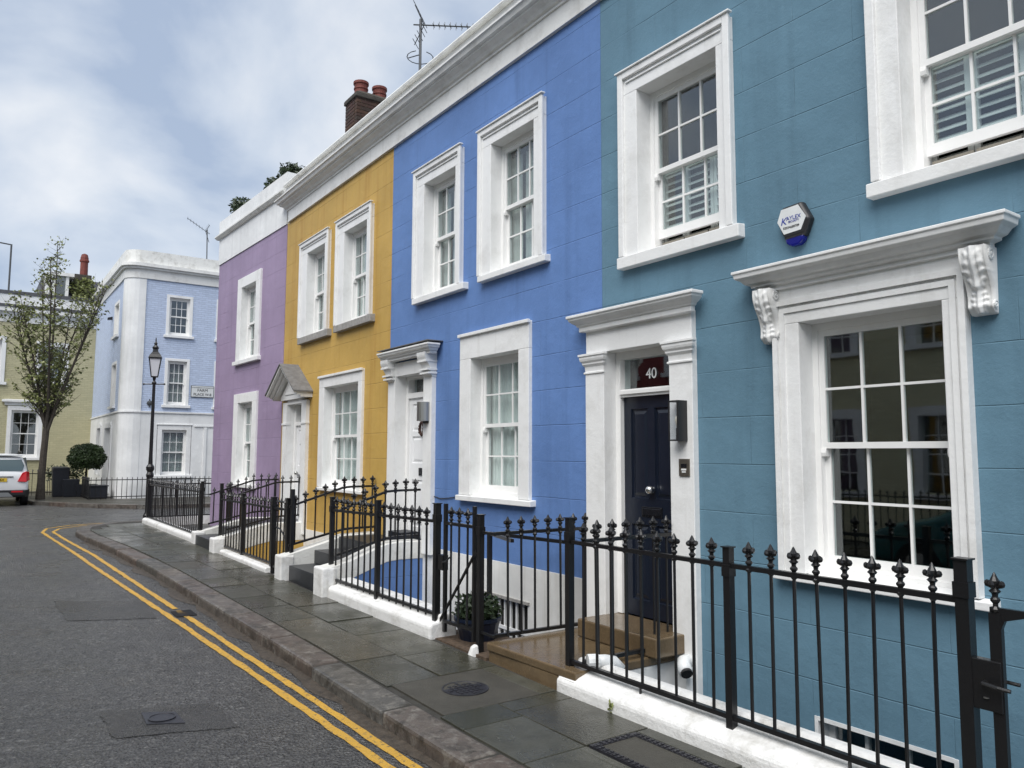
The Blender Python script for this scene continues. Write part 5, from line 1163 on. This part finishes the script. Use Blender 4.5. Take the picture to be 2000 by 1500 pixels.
for Q in twigs:
    for j in range(4):
        f = rnd.uniform(.3, 1)*(len(Q)-1); i2 = min(len(Q)-2, int(f)); c = Q[i2]+(Q[i2+1]-Q[i2])*(f-i2)+Vector((rnd.gauss(0, .03), rnd.gauss(0, .03), rnd.gauss(0, .03)))
        if rnd.random() < max(0, (c.z-5.5)/6): continue
        for m_ in range(2):
            a = Vector((rnd.gauss(0, 1), rnd.gauss(0, 1), rnd.gauss(0, .5))).normalized(); b_ = a.cross(Vector((rnd.gauss(0, 1), rnd.gauss(0, 1), rnd.gauss(0, 1)))).normalized(); s1 = rnd.uniform(.06, .115)
            lf.face([tuple(c), tuple(c+a*s1*.5+b_*s1*.34), tuple(c+a*s1), tuple(c+a*s1*.5-b_*s1*.34)])
lf.build('crown', 'leaf_spring', tr, recalc=False)

# ------------------------------------------------------------------ topiary, planters and bin by the corner house
tp = thing('topiary_bush', (-31.2, 3.5, .19), 'round clipped dark green bush on a stem in a planter', 'bush')
leafcloud('foliage', (-31.2, 3.48, 1.55), (.66, .62, .54), 8000, .042, 'leaf_dark', tp, .55, bottom=-.75)
k = MB(); k.ball((-31.2, 3.48, 1.55), .40, 12, 8, (1.2, 1.15, .9)); k.build('inner_foliage', 'leaf_shrub', tp, smooth=True)
k = MB(); k.tube([(-31.2, 3.48, .5), (-31.2, 3.48, 1.4)], .035, 6); k.build('stem', 'bark', tp)
k = MB(); k.hexa([(-31.5, 3.2, .2), (-30.9, 3.2, .2), (-30.9, 3.78, .2), (-31.5, 3.78, .2)], [(-31.55, 3.15, .62), (-30.85, 3.15, .62), (-30.85, 3.83, .62), (-31.55, 3.83, .62)]); k.build('planter', 'planter_dark', tp)
k = MB(); k.box(-30.1, -29.4, 3.42, 3.95, .2, .60); k.box(-30.13, -29.37, 3.39, 3.98, .60, .64); tag(k.build('planter_box', 'planter_dark', bev=.02), 'low dark grey planter box beside the thin railing', 'planter')
for (x, y, h, lab) in ((-31.6, 2.72, .98, 'tall dark bin standing between the tree and the round bush'), (-31.3, 3.02, .62, 'short dark planter tub in front of the tall bin')):
    t_ = thing('storage_bin' if h > .8 else 'planter_tub', (x, y, .19), lab, 'bin' if h > .8 else 'planter')
    k = MB(); k.hexa([(x-.24, y-.22, .19), (x+.24, y-.22, .19), (x+.24, y+.22, .19), (x-.24, y+.22, .19)], [(x-.28, y-.26, .19+h), (x+.28, y-.26, .19+h), (x+.28, y+.26, .19+h), (x-.28, y+.26, .19+h)]); k.build('body', 'planter_dark', t_, bev=.02)
    if h > .8: k = MB(); k.hexa([(x-.3, y-.28, 1.172), (x+.3, y-.28, 1.172), (x+.3, y+.28, 1.172), (x-.3, y+.28, 1.172)], [(x-.25, y-.22, 1.25), (x+.28, y-.25, 1.22), (x+.28, y+.25, 1.22), (x-.25, y+.22, 1.25)]); k.build('lid', 'planter_dark', t_, bev=.015)
cl = thing('climbing_plant', (-32.5, 2.95, .19), 'straggly dark climber growing over the cream house railing', 'plant')
leafcloud('foliage', (-32.45, 2.95, .98), (.25, .75, .38), 420, .07, 'leaf_shrub', cl, .1)
k = MB()
for q in range(7): k.tube([(-32.45, 2.5+.14*q, .19), (-32.4, 2.45+.15*q+random.uniform(-.1, .1), .7), (-32.45, 2.5+.15*q+random.uniform(-.15, .15), 1.2)], .012, 4)
k.build('stems', 'bark', cl)

# ------------------------------------------------------------------ cars
def car(name, F, label, body_mat, L_=4.25, W_=1.78, H_=1.64, group=None):
    """F: u along the car from its rear (0) forward, d across from its right side, z up from the road"""
    t_ = thing(name, F(L_/2, W_/2, 0), label, 'car', group)
    # side outline stations from the rear forward: u, roof z, shoulder z, bottom z, tumblehome
    st = [(0.0, .95, .80, .50, .16), (.05, 1.06, .90, .32, .09), (.16, 1.24, .98, .27, .05), (.36, 1.52, 1.0, .25, .04), (.60, H_-.05, 1.0, .25, .03), (1.15, H_, .99, .25, .03), (1.9, H_-.01, .97, .25, .03), (2.45, H_-.10, .95, .25, .03), (2.85, 1.28, .94, .25, .03), (3.12, 1.02, .92, .25, .03), (3.75, .92, .83, .25, .06), (4.1, .78, .70, .30, .14), (L_, .62, .58, .40, .22)]
    rings = []
    for u, zr, zs_, zb_, tin in st:
        e1 = tin; e2 = tin+(.13 if zr > 1.2 else .10)+(.03 if zr > 1.5 else 0)
        rings.append([(u, e1+.05, zb_), (u, e1, zb_+.12), (u, e1, (zb_+zs_)/2), (u, e1+.02, zs_), (u, (e1+e2)/2+.02, (zs_+zr)/2), (u, e2+.03, zr-.06), (u, e2+.16, zr),
                      (u, W_-e2-.16, zr), (u, W_-e2-.03, zr-.06), (u, W_-(e1+e2)/2-.02, (zs_+zr)/2), (u, W_-e1-.02, zs_), (u, W_-e1, (zb_+zs_)/2), (u, W_-e1, zb_+.12), (u, W_-e1-.05, zb_)])
    k = MB(F); k.loft(rings); bd_ = k.build('body', body_mat, t_, smooth=True)
    mod = bd_.modifiers.new('sub', 'SUBSURF'); mod.levels = 1; mod.render_levels = 2
    # rear window, its dark surround wrapped into the sides
    k = MB(F); k.loft([[(.055, .24, 1.09), (.055, W_-.24, 1.09), (.20, W_-.24, 1.09), (.20, .24, 1.09)], [(.145, .19, 1.25), (.145, W_-.19, 1.25), (.30, W_-.19, 1.25), (.30, .19, 1.25)], [(.275, .27, 1.44), (.275, W_-.27, 1.44), (.40, W_-.27, 1.44), (.40, .27, 1.44)]]); k.build('rear_window', 'car_glass', t_)
    k = MB(F); k.box(.30, .52, .26, W_-.26, H_-.085, H_-.05); k.build('spoiler', body_mat, t_, bev=.015)
    for dd, s_ in ((.0, 1), (W_, -1)):
        k = MB(F); k.loft([[(.75, dd+s_*.085, 1.06), (2.85, dd+s_*.085, 1.03), (2.45, dd+s_*.15, H_-.17), (.80, dd+s_*.16, H_-.14)], [(.75, dd+s_*.05, 1.06), (2.85, dd+s_*.05, 1.03), (2.45, dd+s_*.12, H_-.17), (.80, dd+s_*.125, H_-.14)]]); k.build('side_window', 'car_glass', t_)
        k = MB(F); k.loft([[(-.015, dd+s_*.12, .74), (-.02, dd+s_*.36, .76), (.02, dd+s_*.24, 1.03), (.05, dd+s_*.13, 1.08)], [(.26, dd+s_*.015, .80), (.20, dd+s_*.3, .80), (.22, dd+s_*.24, 1.0), (.30, dd+s_*.04, 1.06)]]); k.build('tail_light', 'red_lens', t_, bev=.012)
        k = MB(F); k.tube([(.62, dd+s_*.27, H_-.02), (.75, dd+s_*.27, H_+.05), (2.0, dd+s_*.27, H_+.05), (2.15, dd+s_*.27, H_-.03)], .018, 6); k.build('roof_rail', 'dark_plastic', t_)
        for uw in (.80, 3.38):
            k = MB(F); k.loft([[(uw+.33*math.cos(a)*q, dd+s_*o_, .33+.33*math.sin(a)*q) for a in [2*math.pi*i/20 for i in range(20)]] for q, o_ in ((.62, .03), (.95, .02), (1, .05), (1, .2), (.9, .22))]); wh = k.build('wheel', 'rubber', t_)
            k = MB(F); k.loft([[(uw+.2*math.cos(a)*q, dd+s_*o_, .33+.2*math.sin(a)*q) for a in [2*math.pi*i/10 for i in range(10)]] for q, o_ in ((1, .035), (.9, .028), (.2, .022))]); k.build('rim', 'brushed_steel', wh)
    k = MB(F); k.loft([[(.02, .12, .28), (.02, W_-.12, .28), (.30, W_-.02, .28), (.30, .02, .28)], [(-.03, .14, .34), (-.03, W_-.14, .34), (.28, W_-.01, .34), (.28, .01, .34)], [(-.03, .12, .50), (-.03, W_-.12, .50), (.28, W_-.005, .52), (.28, .005, .52)]]); bp = k.build('rear_bumper', 'dark_plastic', t_, bev=.02)
    k = MB(F); k.extr([(.45, .30), (W_-.45, .30), (W_-.58, .43), (.58, .43)], 'u', -.045, -.02); k.build('skid_plate', 'brushed_steel', bp)
    for dd in (.2, W_-.5):
        k = MB(F); k.box(-.04, -.02, dd, dd+.3, .43, .48); k.build('reflector', 'red_lens', bp)
    k = MB(F); k.box(-.012, .03, W_/2-.26, W_/2+.26, .76, .87); k.build('number_plate', 'plate_yellow', t_)
    k = MB(F); k.box(-.012, .05, W_/2-.42, W_/2+.42, .895, .93); k.build('trim_strip', 'brushed_steel', t_)
    return t_
FCar = frame((-28.45, 1.66, zg(-28)-.1), (-1, 0, 0), (0, -1, 0))
cw1 = car('parked_car', FCar, 'white compact suv parked at the left end of the street, seen from behind', 'car_white')
pl_ = [o for o in bpy.data.objects if o.name.startswith('number_plate')][0]
text_mesh('ABX', .10, 'number_black', 'lettering', pl_, FCar(-.016, W_ if False else .80, .785), (0, 1, 0), (0, 0, 1))
FCar2 = frame((-2.2, -2.6, -.1), (-1, 0, 0), (0, 1, 0))
car('parked_car', FCar2, 'dark green car parked across the street, mirrored in the large teal house window', 'car_teal')

# ------------------------------------------------------------------ far side of the street, mirrored in the windows
FO = frame((0, -5.2, 0), (1, 0, 0), (0, -1, 0))
k = MB(); k.box(-40, 8, -3.9, -2.75, -.3, .02); struct(k.build('opposite_pavement', 'flag'))
for (u0, u1, mat, lab) in ((-10.8, 6, 'opposite_cream', 'cream painted house across the street, mirrored in the large window'), (-19.5, -10.81, 'opposite_red', 'dark red house across the street, mirrored in the fanlight of number 40'), (-40, -19.51, 'opposite_white', 'white house across the street further down the road')):
    h_ = thing('opposite_house', FO((u0+u1)/2, 0, 0), lab, 'house', 'houses on the far side of the street')
    wins = []; u = u0+.8
    while u+1.2 < u1: wins.append(u); u += 2.2
    hol = [(u+.02, u+1.18, z+.02, z+1.68) for u in wins for z in (1.0, 3.9)]
    wall(FO, u0, u1, -.3, 6.6, hol, .3, mat, h_)
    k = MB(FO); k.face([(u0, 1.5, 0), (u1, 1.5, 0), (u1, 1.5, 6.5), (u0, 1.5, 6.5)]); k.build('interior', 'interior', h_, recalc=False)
    for u in wins:
        for z in (1.0, 3.9):
            k = MB(FO); k.box(u, u+.18, -.05, .2, z, z+1.7); k.box(u+1.02, u+1.2, -.05, .2, z, z+1.7); k.box(u+.18, u+1.02, -.05, .2, z+1.52, z+1.7); k.box(u-.06, u+1.26, -.12, .15, z-.1, z)
            for q in (1, 2): k.box(u+.18+.28*q-.01, u+.18+.28*q+.01, .13, .16, z, z+1.52)
            for q in (1, 2, 3): k.box(u+.18, u+1.02, .128, .162, z+.38*q-.012, z+.38*q+.012)
            w_ = k.build('window', 'white_paint', h_)
            k = MB(FO); k.box(u+.18, u+1.02, .145, .15, z, z+1.52); k.build('pane', 'glass', w_)
    k = MB(FO); k.mould([(0, 6.3), (.2, 6.42), (.22, 6.55), (0, 6.6)], u0+.25, u1-.25, False, False); k.box(u0, u1, -.04, .3, 6.61, 7.0); k.build('parapet', 'cornice_white', h_)
railing('black railing in front of the cream house across the street', [(-11+.15*i, -4.0, .0, 1.0) for i in range(60)], [[(-11, -4.0, 1.0), (-2, -4.0, 1.0)], [(-11, -4.0, .1), (-2, -4.0, .1)]], [], 'spear', 'railings across the street')
